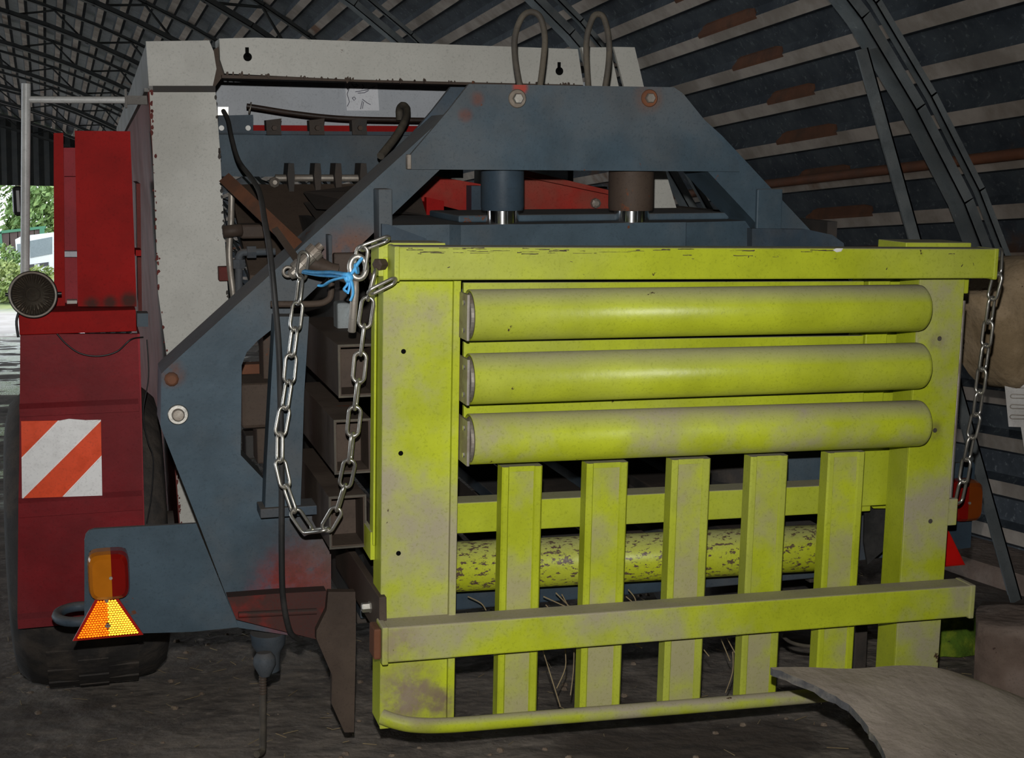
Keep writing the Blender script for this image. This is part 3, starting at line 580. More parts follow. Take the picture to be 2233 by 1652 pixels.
def edge_chips(name, pts, v, mat, n, spread=0.006):          # flaked paint along a plate edge
    mb = MB(MF); P = [MF.at(a, b, v) for a, b in pts]; Ls = [(b-a).length for a, b in zip(P[:-1], P[1:])]
    for k in range(n):
        t = random.uniform(0, sum(Ls)); i = 0
        while t > Ls[i] and i < len(Ls)-1: t -= Ls[i]; i += 1
        p = P[i].lerp(P[i+1], t/Ls[i]); s_ = random.uniform(0.0015, 0.006); h_ = s_*random.uniform(0.8, 2.6); dx = random.gauss(0, spread*0.35)
        mb.prism([(p.x + dx + s_*random.uniform(0.5, 1)*math.cos(a), p.z + h_*random.uniform(0.5, 1)*math.sin(a)) for a in [2*math.pi*j/7 for j in range(7)]], v-0.0008, v+0.001)
    o = mb.build(name, M[mat], baler); o['kind'] = 'stuff'
edge_chips('flaked_paint', [(328, 201), (334, 330), (346, 640), (368, 800), (398, 1200)], VB, 'maroon', 70)
edge_chips('flaked_paint', [(469, 205), (479, 330), (487, 480), (499, 690)], VB, 'dark', 22, 0.003)
edge_chips('flaked_paint', [(492, 160), (760, 173), (1268, 184)], VB-0.015, 'rust', 60, 0.008)
# long side of the body going forward: grey upper strip over maroon
pt = MF.at(320, 92, VB); pm = MF.at(326, 196, VB); pb_ = MF.at(326, 1250, VB)
def side_strip(x0, x1, zt0, zt1, zb0, zb1, v0, v1, name, mat, xb0=None):
    xb = xb0 if xb0 is not None else x0; t = x1 - x0
    mb = MB(MF); mb.add([(x0, v0, zt0), (xb, v0, zb0), (xb, v1, zb1), (x0, v1, zt1), (x0+t, v0, zt0), (xb+t, v0, zb0), (xb+t, v1, zb1), (x0+t, v1, zt1)],
       [(0, 1, 2, 3), (7, 6, 5, 4), (0, 4, 5, 1), (3, 2, 6, 7), (1, 5, 6, 2), (0, 3, 7, 4)]); return mb.build(name, M[mat], baler)
q1 = MF.at(326, 201, VB); q2 = MF.at(400, 1240, VB); zf = 0.10; zs = -0.01
side_strip(pt.x, pt.x+0.012, pt.z, zf, pm.z, zs, VB+0.002, 8.2, 'side_panel', 'grey_side')
side_strip(q1.x-0.004, q1.x+0.010, pm.z, zs, q2.z, q2.z, VB+0.003, 8.2, 'side_panel', 'maroon', q2.x-0.004)
side_strip(pm.x-0.014, pm.x, pm.z+0.005, zs+0.005, pm.z-0.005, zs-0.005, VB+0.002, 8.2, 'side_moulding', 'grey_side')
q = MF.at(1390, 300, VB); mb = MB(MF); mb.box(pt.x+0.02, q.x, VB+0.1, 5.4, pt.z-0.035, pt.z-0.025); mb.build('body_roof', M['dark'], baler)
mb = MB(MF); mb.box(q.x-0.02, q.x, VB+0.6, 6.0, q2.z, pt.z-0.25); mb.build('side_panel', M['dark'], baler)
wpart([(440, 168), (1330, 180), (1330, 300), (440, 300)], 4.85, 4.87, 'inner_panel', 'white_cool')
wpart([(440, 272), (1010, 275), (1010, 300), (440, 300)], 4.80, 4.84, 'inner_rail', 'red')
wpart([(440, 290), (1010, 292), (1010, 388), (440, 384)], 4.62, 4.78, 'inner_beam', 'blue')
wpart([(440, 284), (1010, 288), (1010, 296), (440, 292)], 4.58, 4.79, 'beam_flange', 'blue_dark')
wpart([(476, 252), (552, 250), (552, 290), (476, 290)], 4.55, 4.62, 'switch_bracket', 'blue_dark')
for px in (483, 541): q = MF.at(px, 279, 4.549); mb = MB(MF); mb.lathe([(0, 0.0085), (-0.002, 0.008)], q, (0, 1, 0), 14); mb.build('reflector_dot', M['whitedot'], baler)
wpart([(475, 233), (498, 233), (498, 251), (475, 251)], 4.54, 4.56, 'socket_plate', 'steel')
for px in (596, 690, 783):                               # black hinge brackets
    o = wpart([(px-16, 262), (px+18, 258), (px+16, 272), (px+18, 294), (px-14, 294)], 4.57, 4.62, 'hinge_bracket', 'dark')
    q = MF.at(px+2, 279, 4.566); mb = MB(MF); mb.lathe([(0, 0.009), (-0.01, 0.008)], q, (0, 1, 0), 6, False); mb.build('hinge_bolt', M['rust'], o)
a = MF.at(600, 388, 4.5); b = MF.at(850, 388, 4.5); mb = MB(MF); mb.tube([a, b], 0.011, 12); sh = mb.build('knotter_shaft', M['steel_dirty'], baler)
for px in (632, 690, 735, 790): wpart([(px-3, 356), (px+9, 356), (px+11, 382), (px+9, 420), (px-1, 420), (px-5, 382)], 4.46, 4.56, 'knotter_plate', 'dark')
q = MF.at(597, 397, 4.48); mb = MB(MF); mb.lathe([(0, 0.016), (-0.02, 0.016), (-0.03, 0.007)], q, (0, 1, 0), 8, False); mb.build('shaft_bearing', M['steel_dirty'], baler)
# brown hose along the panel, its clip ring and elbow
mb = MB(MF); mb.tube(spline([MF.at(538, 231, 4.6), MF.at(570, 236, 4.6), MF.at(640, 247, 4.6), MF.at(720, 256, 4.6), MF.at(800, 260, 4.6), MF.at(930, 262, 4.6)], 6), 0.0085, 10); mb.build('grease_hose', M['brown_hose'], baler)
q = MF.at(545, 236, 4.6); mb = MB(MF); mb.tube([q + Vector((0.004*math.sin(t), 0.013*math.cos(t), 0.018*math.sin(t))) for t in [2*math.pi*k/14 for k in range(14)]], 0.002, 6, closed=True); mb.build('hose_clip', M['steel_dirty'], baler)
mb = MB(MF); mb.tube(spline([MF.at(872, 262, 4.55), MF.at(871, 240, 4.55), MF.at(878, 230, 4.53), MF.at(887, 238, 4.5), MF.at(884, 260, 4.4), MF.at(865, 295, 4.3), MF.at(830, 340, 4.2)], 6), 0.012, 10); mb.build('hose_elbow', M['hose'], baler)
# paper sheet with an inked sketch, stuck to the panel
o = wpart([(752, 178), (823, 180), (827, 241), (756, 241)], 4.845, 4.849, 'paper_notice', 'paper')
for pts in ([(763, 188), (757, 205), (762, 222), (757, 232)], [(766, 182), (772, 190), (782, 187), (776, 182)], [(775, 200), (800, 196), (818, 189)], [(768, 214), (772, 211), (776, 215), (772, 219), (768, 214)],
            [(790, 216), (800, 224), (808, 228)], [(790, 220), (786, 238)], [(793, 222), (790, 237)], [(780, 203), (795, 202), (804, 197)], [(790, 184), (794, 190), (790, 194)]):
    mb = MB(MF); mb.tube([MF.at(a, b, 4.8445) for a, b in pts], 0.0012, 5); mb.build('ink_line', M['ink'], o)
# red arms, wheel rim and dirt-brown deck behind the press frame
wpart([(952, 384), (1052, 402), (1052, 470), (905, 434)], 4.25, 4.33, 'tension_arm', 'red_arm')
wpart([(930, 430), (968, 438), (968, 470), (930, 470)], 4.22, 4.30, 'arm_foot', 'red')
o = wpart([(1130, 378), (1330, 425), (1330, 480), (1120, 480)], 4.30, 4.36, 'tension_arm', 'red_arm')
q = MF.at(1298, 443, 4.295); mb = MB(MF); mb.lathe([(0, 0.017), (-0.012, 0.015), (-0.016, 0.008)], q, (0, 1, 0), 8, False); mb.build('pivot_bolt', M['steel_dirty'], o)
wpart([(1120, 366), (1150, 372), (1330, 415), (1330, 424), (1120, 380)], 4.24, 4.36, 'tension_rod', 'red_arm')
wpart([(1028, 405), (1052, 405), (1052, 480), (1028, 480)], 4.18, 4.24, 'arm_bracket', 'blue_dark')
q = MF.at(880, 560, 4.1); mb = MB(MF); mb.tube([q + Vector((0.13*math.cos(t), 0.04*math.sin(t), 0.13*math.sin(t))) for t in [2*math.pi*k/40 for k in range(40)]], 0.008, 8, closed=True); mb.build('flywheel_rim', M['hose'], baler)
a = MF.at(500, 402, 4.5); b = MF.at(545, 600, 4.05); zr = MF.at(850, 400, 4.5)
mb = MB(MF); mb.add([(a.x, 4.5, a.z), (zr.x, 4.5, a.z), (zr.x, 4.05, b.z), (b.x, 4.05, b.z), (a.x, 4.5, a.z-0.02), (zr.x, 4.5, a.z-0.02), (zr.x, 4.05, b.z-0.02), (b.x, 4.05, b.z-0.02)],
    [(0, 1, 2, 3), (7, 6, 5, 4), (0, 3, 7, 4), (1, 5, 6, 2), (2, 6, 7, 3), (0, 4, 5, 1)]); mb.build('deck_plate', M['rust'], baler)
mb = MB(MF); mb.add([(0.92, 4.42, -0.10), (0.95, 4.2, -0.13), (0.93, 4.02, -0.19), (0.62, 4.05, -0.17), (0.62, 4.3, -0.13)], [(0, 1, 2, 3, 4)]); mb.add([(0.92, 4.42, -0.13), (0.95, 4.2, -0.16), (0.93, 4.02, -0.22), (0.62, 4.05, -0.20), (0.62, 4.3, -0.16)], [(4, 3, 2, 1, 0)])
mb.build('deck_cover', M['dark'], baler)
# rusty strap, clamps and hydraulic pipework by the white post
def fbar(p, q, wd, th, name, mat):
    d = (q-p).normalized(); n = d.cross(Vector((0, 1, 0))).normalized(); e = d.cross(n); v = [x + n*a*wd/2 + e*b*th/2 for x in (p, q) for a in (-1, 1) for b in (-1, 1)]
    mb = MB(MF); mb.add(v, [(0, 1, 3, 2), (4, 6, 7, 5), (0, 4, 5, 1), (1, 5, 7, 3), (3, 7, 6, 2), (2, 6, 4, 0)]); return mb.build(name, M[mat], baler)
fbar(MF.at(490, 388, 3.95), MF.at(690, 578, 3.42), 0.034, 0.008, 'rusty_strap', 'rust_scale')
fbar(MF.at(600, 500, 3.6), MF.at(652, 572, 3.42), 0.016, 0.01, 'tie_rod', 'rust')
mb = MB(MF); mb.tube(spline([MF.at(505, 420, 4.05), MF.at(504, 480, 4.05), MF.at(500, 560, 4.05), MF.at(510, 650, 4.05)], 5), 0.009, 8); mb.build('hydraulic_pipe', M['steel_dirty'], baler)
mb = MB(MF); mb.tube([MF.at(521, 650, 3.95), MF.at(521, 560, 3.95), MF.at(524, 553, 3.95), MF.at(530, 550, 3.95), MF.at(600, 548, 3.95)], 0.0105, 10); hp = mb.build('hydraulic_pipe', M['blue_dark'], baler)
for px, py, ax in ((521, 575, (0, 0, 1)), (548, 549, (1, 0, 0))): mb = MB(MF); mb.lathe([(-0.012, 0.018), (0.012, 0.018)], MF.at(px, py, 3.95), ax, 6, False); mb.build('pipe_nut', M['blue_dark'], hp)
mb = MB(MF); mb.lathe([(-0.03, 0.012), (-0.027, 0.017), (0.02, 0.017), (0.024, 0.010)], MF.at(510, 503, 4.0), (1, 0, 0.1), 16); mb.build('pipe_clamp', M['rust'], baler)
lug(525, 580, 490, 520, 4.0, 4.1, 'rust', 'valve_block', 0.006); lug(477, 500, 582, 612, 4.1, 4.14, 'maroon', 'panel_tab', 0.002)
# cluster of worn steel fittings where the chain is pinned to the frame
a = MF.at(645, 590, 3.36); b = MF.at(690, 545, 3.36)
mb = MB(MF); d = (b-a); mb.lathe([(-0.02, 0.008), (-0.012, 0.013), (0, 0.013), (0.001, 0.02), (0.02, 0.02), (0.021, 0.016), (0.05, 0.016), (0.051, 0.021), (0.07, 0.021), (0.071, 0.01), (0.085, 0.009)], a, d, 14, False); cl = mb.build('clevis_pin', M['steel_dirty'], baler)
mb = MB(MF); q = MF.at(628, 592, 3.36); mb.tube([q + Vector((0.011*math.cos(t), 0, 0.011*math.sin(t))) for t in [2*math.pi*k/14 for k in range(14)]], 0.0045, 6, closed=True); mb.build('clevis_eye', M['steel_dirty'], cl)
mb = MB(MF); mb.tube(spline([MF.at(685, 540, 3.35), MF.at(700, 548, 3.34), MF.at(688, 552, 3.34)], 5), 0.002, 6); mb.build('split_pin', M['steel_dirty'], cl)
mb = MB(MF); mb.lathe([(0, 0.018), (0.03, 0.022), (0.06, 0.016), (0.075, 0.019)], MF.at(668, 570, 3.38), (1, 0, -0.35), 14); mb.build('brass_fitting', M['rust'], cl)
lug(728, 790, 552, 598, 3.445, 3.47, 'rust', 'stained_block', 0.004)
lug(735, 770, 660, 760, 3.50, 3.56, 'galv', 'bare_plate', 0.006)

# --- chamber behind the chute
a = MF.at(800, 1300, 3.5)
cx0, cx1 = 0.64, 1.98
mb = MB(MF); mb.box(cx0-0.03, cx0, 3.62, 5.4, -1.05, -0.2); mb.build('chamber_side', M['dark'], baler)
mb = MB(MF); mb.box(cx1, cx1+0.03, 3.62, 5.4, -1.05, -0.2); mb.build('chamber_side', M['dark'], baler)
mb = MB(MF); mb.box(cx0, cx1, 5.4, 5.43, -1.05, -0.15); mb.build('plunger_face', M['dark'], baler)
for k in range(8):
    x = cx0 + 0.02 + k*0.168; mb = MB(MF); mb.box(x, x+0.12, 3.40, 5.38, -1.09, -1.05, 0.004); mb.build('floor_rail', M['blue_dark'] if k % 2 else M['dark'], baler)
for k in range(5):
    x = cx0 + 0.1 + k*0.27; mb = MB(MF); mb.box(x, x+0.09, 3.95, 5.38, -0.33, -0.29, 0.004); mb.build('ceiling_rail', M['blue_dark'] if k % 2 else M['rust'], baler)
mb = MB(MF); mb.box(0.62, 2.02, 3.45, 3.55, -1.17, -1.09, 0.004); mb.build('chassis_cross_tube', M['blue_dark'], baler)
mb = MB(MF); mb.box(0.62, 0.72, 3.5, 6.5, -1.2, -1.09, 0.004); mb.build('chassis_rail', M['dark'], baler)
mb = MB(MF); mb.box(1.9, 2.0, 3.5, 6.5, -1.2, -1.09, 0.004); mb.build('chassis_rail', M['dark'], baler)
a, b = MF.at(1868, 1330, 3.45), MF.at(1888, 1470, 3.45); mb = MB(MF); mb.box(a.x, b.x, 3.45, 3.48, b.z-0.12, a.z, 0.002); mb.build('drop_leg', M['dark'], baler)
mb = MB(MF); mb.tube(spline([MF.at(1705, 1385, 3.4), MF.at(1725, 1400, 3.4), MF.at(1760, 1408, 3.4), MF.at(1800, 1408, 3.4)], 5), 0.005, 8); mb.build('pale_cable', M['hose'], baler)

# --- red mudguard with folded ribs, upper red cabinet
VF = 4.0
def fpx(pts, v0, v1, name, mat='red'): return wpart(pts, v0, v1, name, mat)
fpx([(44, 728), (300, 728), (307, 900), (313, 1130), (317, 1345), (38, 1345), (40, 1110), (44, 900)], VF, VF+0.02, 'mudguard', 'red_guard')
mg = baler.children[-1]
for (y0, y1, xl0, xr0, xl1, xr1) in ((880, 908, 42, 303, 41, 306), (1085, 1128, 40, 311, 39, 314), (1338, 1370, 38, 317, 38, 318)):
    mb = MB(MF); a = MF.at(xl0, y0+16, VF-0.024); b = MF.at(xr0, y0+16, VF-0.024); c = MF.at(xl1, y1, VF-0.012); t_ = MF.at(xl0, y0, VF)
    mb.prism([(VF, t_.z), (VF-0.016, t_.z-0.012), (VF-0.016, c.z), (VF, c.z)], a.x, b.x, 'x'); mb.build('mudguard_rib', M['red_guard'], mg)
q0 = MF.at(43, 700, VF); q1 = MF.at(299, 700, VF); qa = MF.at(40, 682, VF-0.03); qb = MF.at(298, 722, VF-0.03)
mb = MB(MF); mb.box(qa.x, qb.x, VF-0.03, VF+0.2, qb.z, qa.z, 0.002); mb.build('mudguard_cap', M['red'], mg)
for xx, mt in ((44, 'red_dull'), (300, 'red_dull')):      # side returns
    a = MF.at(xx, 728, VF); b = MF.at(xx-4 if xx < 100 else 316, 1368, VF)
    mb = MB(MF); mb.add([(a.x, VF+0.004, a.z), (b.x, VF+0.004, b.z), (b.x, VF+0.5, b.z), (a.x, VF+0.5, a.z), (a.x+0.006, VF+0.004, a.z), (b.x+0.006, VF+0.004, b.z), (b.x+0.006, VF+0.5, b.z), (a.x+0.006, VF+0.5, a.z)],
       [(0, 1, 2, 3), (7, 6, 5, 4), (0, 4, 5, 1), (3, 2, 6, 7), (1, 5, 6, 2), (0, 3, 7, 4)]); mb.build('mudguard_side', M[mt], mg)
fpx([(163, 285), (284, 286), (298, 668), (170, 668)], 4.06, 4.30, 'cabinet', 'red')
fpx([(117, 290), (138, 290), (142, 690), (118, 690)], 4.12, 4.14, 'cabinet_flange', 'red')
fpx([(136, 322), (170, 322), (170, 690), (140, 690)], 4.22, 4.25, 'cabinet_back', 'red_dull')
o = fpx([(140, 330), (170, 330), (170, 384), (140, 384)], 4.16, 4.2, 'cabinet_latch', 'red_dull')
fpx([(140, 548), (168, 548), (168, 560), (140, 560)], 4.17, 4.22, 'cabinet_hinge', 'white_cool'); fpx([(146, 655), (168, 655), (168, 672), (146, 672)], 4.17, 4.215, 'warning_sticker', 'white')
fpx([(296, 545), (308, 545), (308, 558), (296, 558)], 4.1, 4.2, 'cabinet_hinge', 'red'); fpx([(297, 400), (306, 400), (310, 700), (302, 700)], 4.2, 4.5, 'cabinet_side', 'maroon')
fpx([(299, 683), (323, 683), (323, 712), (299, 712)], 4.02, 4.08, 'cable_box', 'blue')
mb = MB(MF); mb.tube(spline([MF.at(124, 727, 3.975), MF.at(145, 750, 3.975), MF.at(175, 770, 3.975), MF.at(215, 776, 3.975), MF.at(255, 766, 3.975), MF.at(285, 740, 3.975), MF.at(312, 735, 4.0)], 6), 0.0022, 6); mb.build('thin_cable', M['black'], mg)
mb = MB(MF); mb.tube(spline([MF.at(320, 740, 4.04), MF.at(324, 820, 4.04), MF.at(312, 900, 4.04), MF.at(322, 960, 4.04), MF.at(334, 1000, 4.04), MF.at(330, 1080, 4.04), MF.at(320, 1140, 4.04)], 6), 0.002, 6); mb.build('thin_cable', M['black'], mg)
mb = MB(MF); mb.tube(spline([MF.at(44, 672, 3.97), MF.at(36, 700, 3.97), MF.at(40, 735, 3.97)], 5), 0.004, 6); mb.build('lamp_cable', M['black'], mg)
# striped reflective board
def board(pts, mat, name='stripe'):
    mb = MB(MF); mb.pxprism(pts, 3.9915, 3.9955); return mb
T = lambda s, t: ((1-s)*((1-t)*46 + t*48) + s*((1-t)*220 + t*223), (1-s)*((1-t)*918 + t*1086) + s*((1-t)*915 + t*1080))
mb = MB(MF); mb.pxprism([T(0, 0), T(1, 0), T(1, 1), T(0, 1)], 3.9955, 3.9985); bd = mb.build('warning_board', M['ref_white'], baler)
for pts, mt in (([(0, 0), (0.46, 0), (0, 0.47)], 'ref_red'), ([(0.49, 0), (0.60, -0.02), (0.80, 0.0), (0.9, 0.03), (0.99, 0), (0, 1.0), (0, 0.5)], 'ref_white'), ([(1, 0.02), (1, 0.47), (0.5, 1.0), (0.02, 1.0)], 'ref_red'), ([(1, 0.49), (1, 1), (0.52, 1)], 'ref_white')):
    board([T(*p) for p in pts], mt).build('reflective_stripe', M[mt], bd)
# lamp pole, its arm, the round work lamp and a dark mirror
a = MF.at(57, 182, 4.25); b = MF.at(54, 690, 4.25); mb = MB(MF); mb.tube([b, a], 0.0125, 14); lp = mb.build('lamp_pole', M['pole'], baler)
a = MF.at(60, 217, 4.25); b = MF.at(272, 218, 4.25); mb = MB(MF); mb.tube([a, b], 0.0098, 12); mb.build('pole_arm', M['pole'], lp)
mb = MB(MF); c = MF.at(278, 214, 4.25); mb.box(b.x, b.x+0.006, 4.23, 4.27, b.z-0.022, b.z+0.03, 0.001); mb.box(b.x, pt.x+0.06, 4.235, 4.265, b.z-0.012, b.z+0.012); mb.build('arm_bracket', M['grey_side'], lp)
c = MF.at(73, 641, 3.94); ax = Vector((0.10, 1, 0.02)); mb = MB(MF)
mb.lathe([(0.05, 0.02), (0.04, 0.045), (0.0, 0.061), (-0.012, 0.062), (-0.014, 0.056), (-0.004, 0.052)], c, ax, 40); wl = mb.build('work_lamp', M['black'], baler)
mb = MB(MF); mb.lathe([(0.032, 0.006), (0.028, 0.02), (0.012, 0.042), (-0.006, 0.054)], c, ax, 40); mb.build('lamp_reflector', M['lamp_in'], wl)
mb = MB(MF); rings = []; NF = 96; axn = ax.normalized()
for (t, r, fd) in ((-0.006, 0.0555, 0.0), (-0.012, 0.051, 0.0022), (-0.009, 0.042, 0.0026), (-0.005, 0.030, 0.0022), (-0.003, 0.022, 0.0008), (-0.007, 0.018, 0), (-0.004, 0.011, 0), (-0.008, 0.003, 0)):
    rings.append([c + axn*(t + (fd if k % 4 < 2 else -fd)) + (Vector((1, -0.1, 0)).normalized()*math.cos(2*math.pi*k/NF) + Vector((0, -0.02, 1))*math.sin(2*math.pi*k/NF))*r for k in range(NF)])
mb.loft(rings, True, False); mb.build('fluted_lens', M['lens'], wl)
mb = MB(MF); mb.tube([c - axn*0.012 + (Vector((1, -0.1, 0)).normalized()*math.cos(2*math.pi*k/48) + Vector((0, -0.02, 1))*math.sin(2*math.pi*k/48))*0.0575 for k in range(48)], 0.0034, 8, closed=True); mb.build('lamp_bezel', M['steel_dirty'], wl)
for sx_ in (-1, 1): mb = MB(MF); q = c + Vector((0.064*sx_, -0.006*sx_, 0)); mb.lathe([(-0.006, 0.005), (0.006, 0.005)], q, (1, 0, 0), 8); mb.build('lamp_screw', M['black'], wl)
mb = MB(MF); q = MF.at(40, 438, 4.35); mb.cbox(q.x-0.016, q.x+0.016, 4.33, 4.36, q.z-0.042, q.z+0.042, 0.012); mb.build('mirror_head', M['black'], lp)

# --- wheels
def wheel(cu, name='wheel'):
    cg = ground(200, 1480); RAD = 0.46
    base = MF.m.transposed() @ (Vector((cg.x, cg.y, 0)) - CAM); ctr = base + Vector((cu, 0, 0)) ; w0 = MF.w(ctr); up_ = RAD - w0.z; ctr = MF.m.transposed() @ (w0 + Vector((0, 0, up_)) - CAM)
    mb = MB(MF); hw = 0.222
    prof = [(-hw*0.80, 0.24), (-hw*0.98, 0.30), (-hw, 0.36), (-hw*0.95, 0.405), (-hw*0.8, 0.437), (-hw*0.55, 0.452), (-hw*0.25, 0.459), (0, 0.46), (hw*0.25, 0.459), (hw*0.55, 0.452), (hw*0.8, 0.437), (hw*0.95, 0.405), (hw, 0.36), (hw*0.98, 0.30), (hw*0.80, 0.24)]
    mb.lathe(prof, ctr, (1, 0, 0), 48); ty = mb.build('tyre', M['tyre'], baler)
    mb = MB(MF)
    for k in range(30):                                   # worn tread blocks
        t = 2*math.pi*k/30
        for off, dt in ((-0.085, 0.0), (0.0, 0.1), (0.085, 0.0)):
            tt = t + dt; d = Vector((0, math.cos(tt), math.sin(tt))); e = Vector((0, -math.sin(tt), math.cos(tt))); p = ctr + Vector((off, 0, 0)) + d*0.452
            v = [p + Vector((x, 0, 0)) + e*y + d*z for z in (0, 0.010 if abs(off) < 0.05 else 0.006) for y in (-0.036, 0.036) for x in (-0.042, 0.042)]
            mb.add(v, [(0, 2, 3, 1), (4, 5, 7, 6), (0, 1, 5, 4), (1, 3, 7, 5), (3, 2, 6, 7), (2, 0, 4, 6)])
    tr = mb.build('tread_blocks', M['tyre'], ty); tr['kind'] = 'stuff'
    mb = MB(MF); mb.lathe([(-0.17, 0.24), (-0.15, 0.22), (-0.06, 0.2), (-0.05, 0.06), (-0.1, 0.05), (-0.1, 0.01)], ctr, (1, 0, 0), 32); mb.build('wheel_rim', M['white_cool'], ty)
    return ctr
wc = wheel(0.0); wheel(2.15)
mb = MB(MF); mb.tube([wc, wc + Vector((2.15, 0, 0.0))], 0.05, 12); mb.build('axle', M['dark'], baler)
# --- long black hose hanging down the frame
hp_ = [MF.at(*p) for p in ((487, 242, 4.54), (497, 262, 4.47), (505, 300, 4.35), (520, 350, 4.2), (548, 388, 4.0), (566, 420, 3.8), (577, 480, 3.5), (588, 545, 3.36), (598, 640, 3.31), (608, 760, 3.31), (612, 900, 3.32), (614, 1050, 3.33), (614, 1200, 3.34), (617, 1300, 3.36), (630, 1370, 3.39), (645, 1390, 3.42), (656, 1392, 3.44))]
mb = MB(MF); mb.tube(spline(hp_, 6), 0.0072, 10); mb.build('hanging_hose', M['rubber'], baler)

# ================================================================== THE BALE CHUTE (yellow, folded up against the baler)
G = GF.at
chute = thing('bale_chute', GF.w(G(1400, 1560, 3.1)), 'yellow-green folding bale chute with rollers and slats, folded up behind the baler', 'bale chute')
chute.location.z = 0.0
def gbox(x0, x1, y0, y1, v0, v1, name, mat, parent=chute, ch=0.003, ref=None):
    """box whose front face (plane v0) spans the two pixels (x0,y0)-(x1,y1) in the chute's own frame"""
    a = G(x0, y0, v0); b = G(x1, y1, v0); mb = MB(GF); mb.box(min(a.x, b.x), max(a.x, b.x), v0, v1, min(a.z, b.z), max(a.z, b.z), ch); return mb.build(name, M[mat], parent)
VR, VP = 2.98, 3.05
# upright posts: pressed channel with front face and returned flanges
pl0, pl1 = G(845, 615, VP).x*0.5 + G(820, 1570, VP).x*0.5, G(992, 615, VP).x*0.5 + G(975, 1555, VP).x*0.5
z_top, z_bot = G(900, 560, VP).z, G(900, 1583, VP).z
def post(x0, x1, zt_, zb_, flip=False, mat='yellow_dusty'):
    mb = MB(GF); mb.cbox(x0, x1, VP, VP+0.006, zb_, zt_, 0.002); o = mb.build('post', M[mat], chute)
    for x in (x0, x1-0.006):
        mb = MB(GF); mb.cbox(x, x+0.006, VP+0.005, VP+0.09 if x == x0 else VP+0.06, zb_+0.004, zt_-0.004, 0.001); mb.build('post_flange', M['yellow'], o)
    return o
pL = post(pl0, pl1, z_top, z_bot)
a = G(1000, 1000, VP-0.012); mb = MB(GF); mb.cbox(pl1-0.004, pl1+0.012, VP-0.014, VP+0.05, G(1000, 1582, VP).z, z_top, 0.002); mb.build('post_edge_strip', M['yellow_dusty'], pL)
mb = MB(GF); mb.cbox(pl0-0.007, pl0-0.002, VP+0.06, VP+0.10, G(830, 1205, VP).z, G(830, 545, VP).z, 0.002); mb.build('post_lip', M['yellow'], pL)
for py in (766, 988, 1206):                              # punched holes, drawn as flat black discs
    q = G(880 if py < 900 else 874 if py < 1100 else 869, py, VP-0.0006); mb = MB(GF); mb.lathe([(0, 0.0055), (0.0005, 0.0055)], q, (0, 1, 0), 14); mb.build('punched_hole', M['void'], pL)
pr0, pr1 = G(1976, 1200, VP).x, G(2062, 1200, VP).x
pr0 = 0.5*(G(1994, 700, VP).x + G(1971, 1250, VP).x); pr1 = 0.5*(G(2100, 700, VP).x + G(2058, 1250, VP).x)
pR = post(pr0 - 0.0, pr1, G(2050, 560, VP).z, G(2000, 1530, VP).z)
for py in (738, 938, 1136):
    q = G(2049 - (py-738)*0.05, py, VP-0.0006); mb = MB(GF); mb.lathe([(0, 0.006), (0.0005, 0.006)], q, (0, 1, 0), 14); mb.build('punched_hole', M['hose'], pR)
a = G(2101, 655, 3.10); b = G(2070, 1130, 3.10); mb = MB(GF); mb.tube([a, Vector((a.x, 3.10, b.z))], 0.006, 8); mb.build('edge_rod', M['steel_dirty'], pR)
gbox(2090, 2112, 606, 640, 3.06, 3.075, 'corner_tab', 'yellow', pR); gbox(2066, 2086, 1088, 1145, 3.06, 3.075, 'corner_tab', 'yellow_dusty', pR)
# top beam with welded end caps
zt0, zt1 = G(1500, 540, VR).z, G(1500, 609, VR).z
xa, xb = G(868, 580, VR).x, G(2170, 575, VR).x
mb = MB(GF); mb.cbox(xa, xb, VR, VR+0.07, zt1, zt0, 0.004); tb = mb.build('top_beam', M['yellow'], chute)
for x in (xa-0.008, xb-0.004): mb = MB(GF); mb.cbox(x, x+0.012, VR-0.002, VR+0.074, zt1-0.003, zt0+0.001, 0.003); mb.build('end_cap', M['yellow'], tb)
mb = MB(GF); mb.cbox(G(822, 600, VR+0.09).x, xa+0.12, VR+0.072, VR+0.16, zt1+0.002, zt0+0.004, 0.002); lbk = mb.build('corner_plate', M['yellow'], chute)
mb = MB(GF); mb.cbox(xb-0.2, xb-0.02, VR+0.072, VR+0.2, zt1, zt0+0.010, 0.002); mb.build('corner_plate', M['yellow'], chute)
q = G(830, 576, 3.05); mb = MB(GF); mb.lathe([(-0.014, 0.009), (-0.012, 0.0135), (0.010, 0.0135)], q, (0.75, 0.65, 0), 6, False); mb.build('hex_bolt', M['rust'], lbk)
mb = MB(GF)
for k in range(48):
    x = random.choice((random.uniform(xa+0.01, xa+0.45), random.uniform(xa+0.01, xb-0.01))); l = random.uniform(0.006, 0.05); z = zt0 - abs(random.gauss(0.006, 0.004)) - 0.002; h = random.uniform(0.0005, 0.0016)
    n = 5; up_ = [(x + l*i/n, z + h*random.uniform(0.2, 1)) for i in range(n+1)]; dn_ = [(x + l*i/n, z - h*random.uniform(0.1, 0.8)) for i in range(n, -1, -1)]; mb.prism(up_ + dn_, VR-0.0007, VR+0.001)
for k in range(16):
    x = random.uniform(xa+0.03, xb-0.03); z = random.uniform(zt1+0.008, zt0-0.012); l = random.uniform(0.003, 0.009); a_n = random.uniform(-1.2, 1.2); h = 0.0012
    mb.prism([(x, z), (x + l*math.cos(a_n), z + l*math.sin(a_n)), (x + l*math.cos(a_n) + h, z + l*math.sin(a_n) - h), (x + h*1.4, z - h)], VR-0.0006, VR+0.001)
o = mb.build('paint_scratches', M['rust'], tb); o['kind'] = 'stuff'
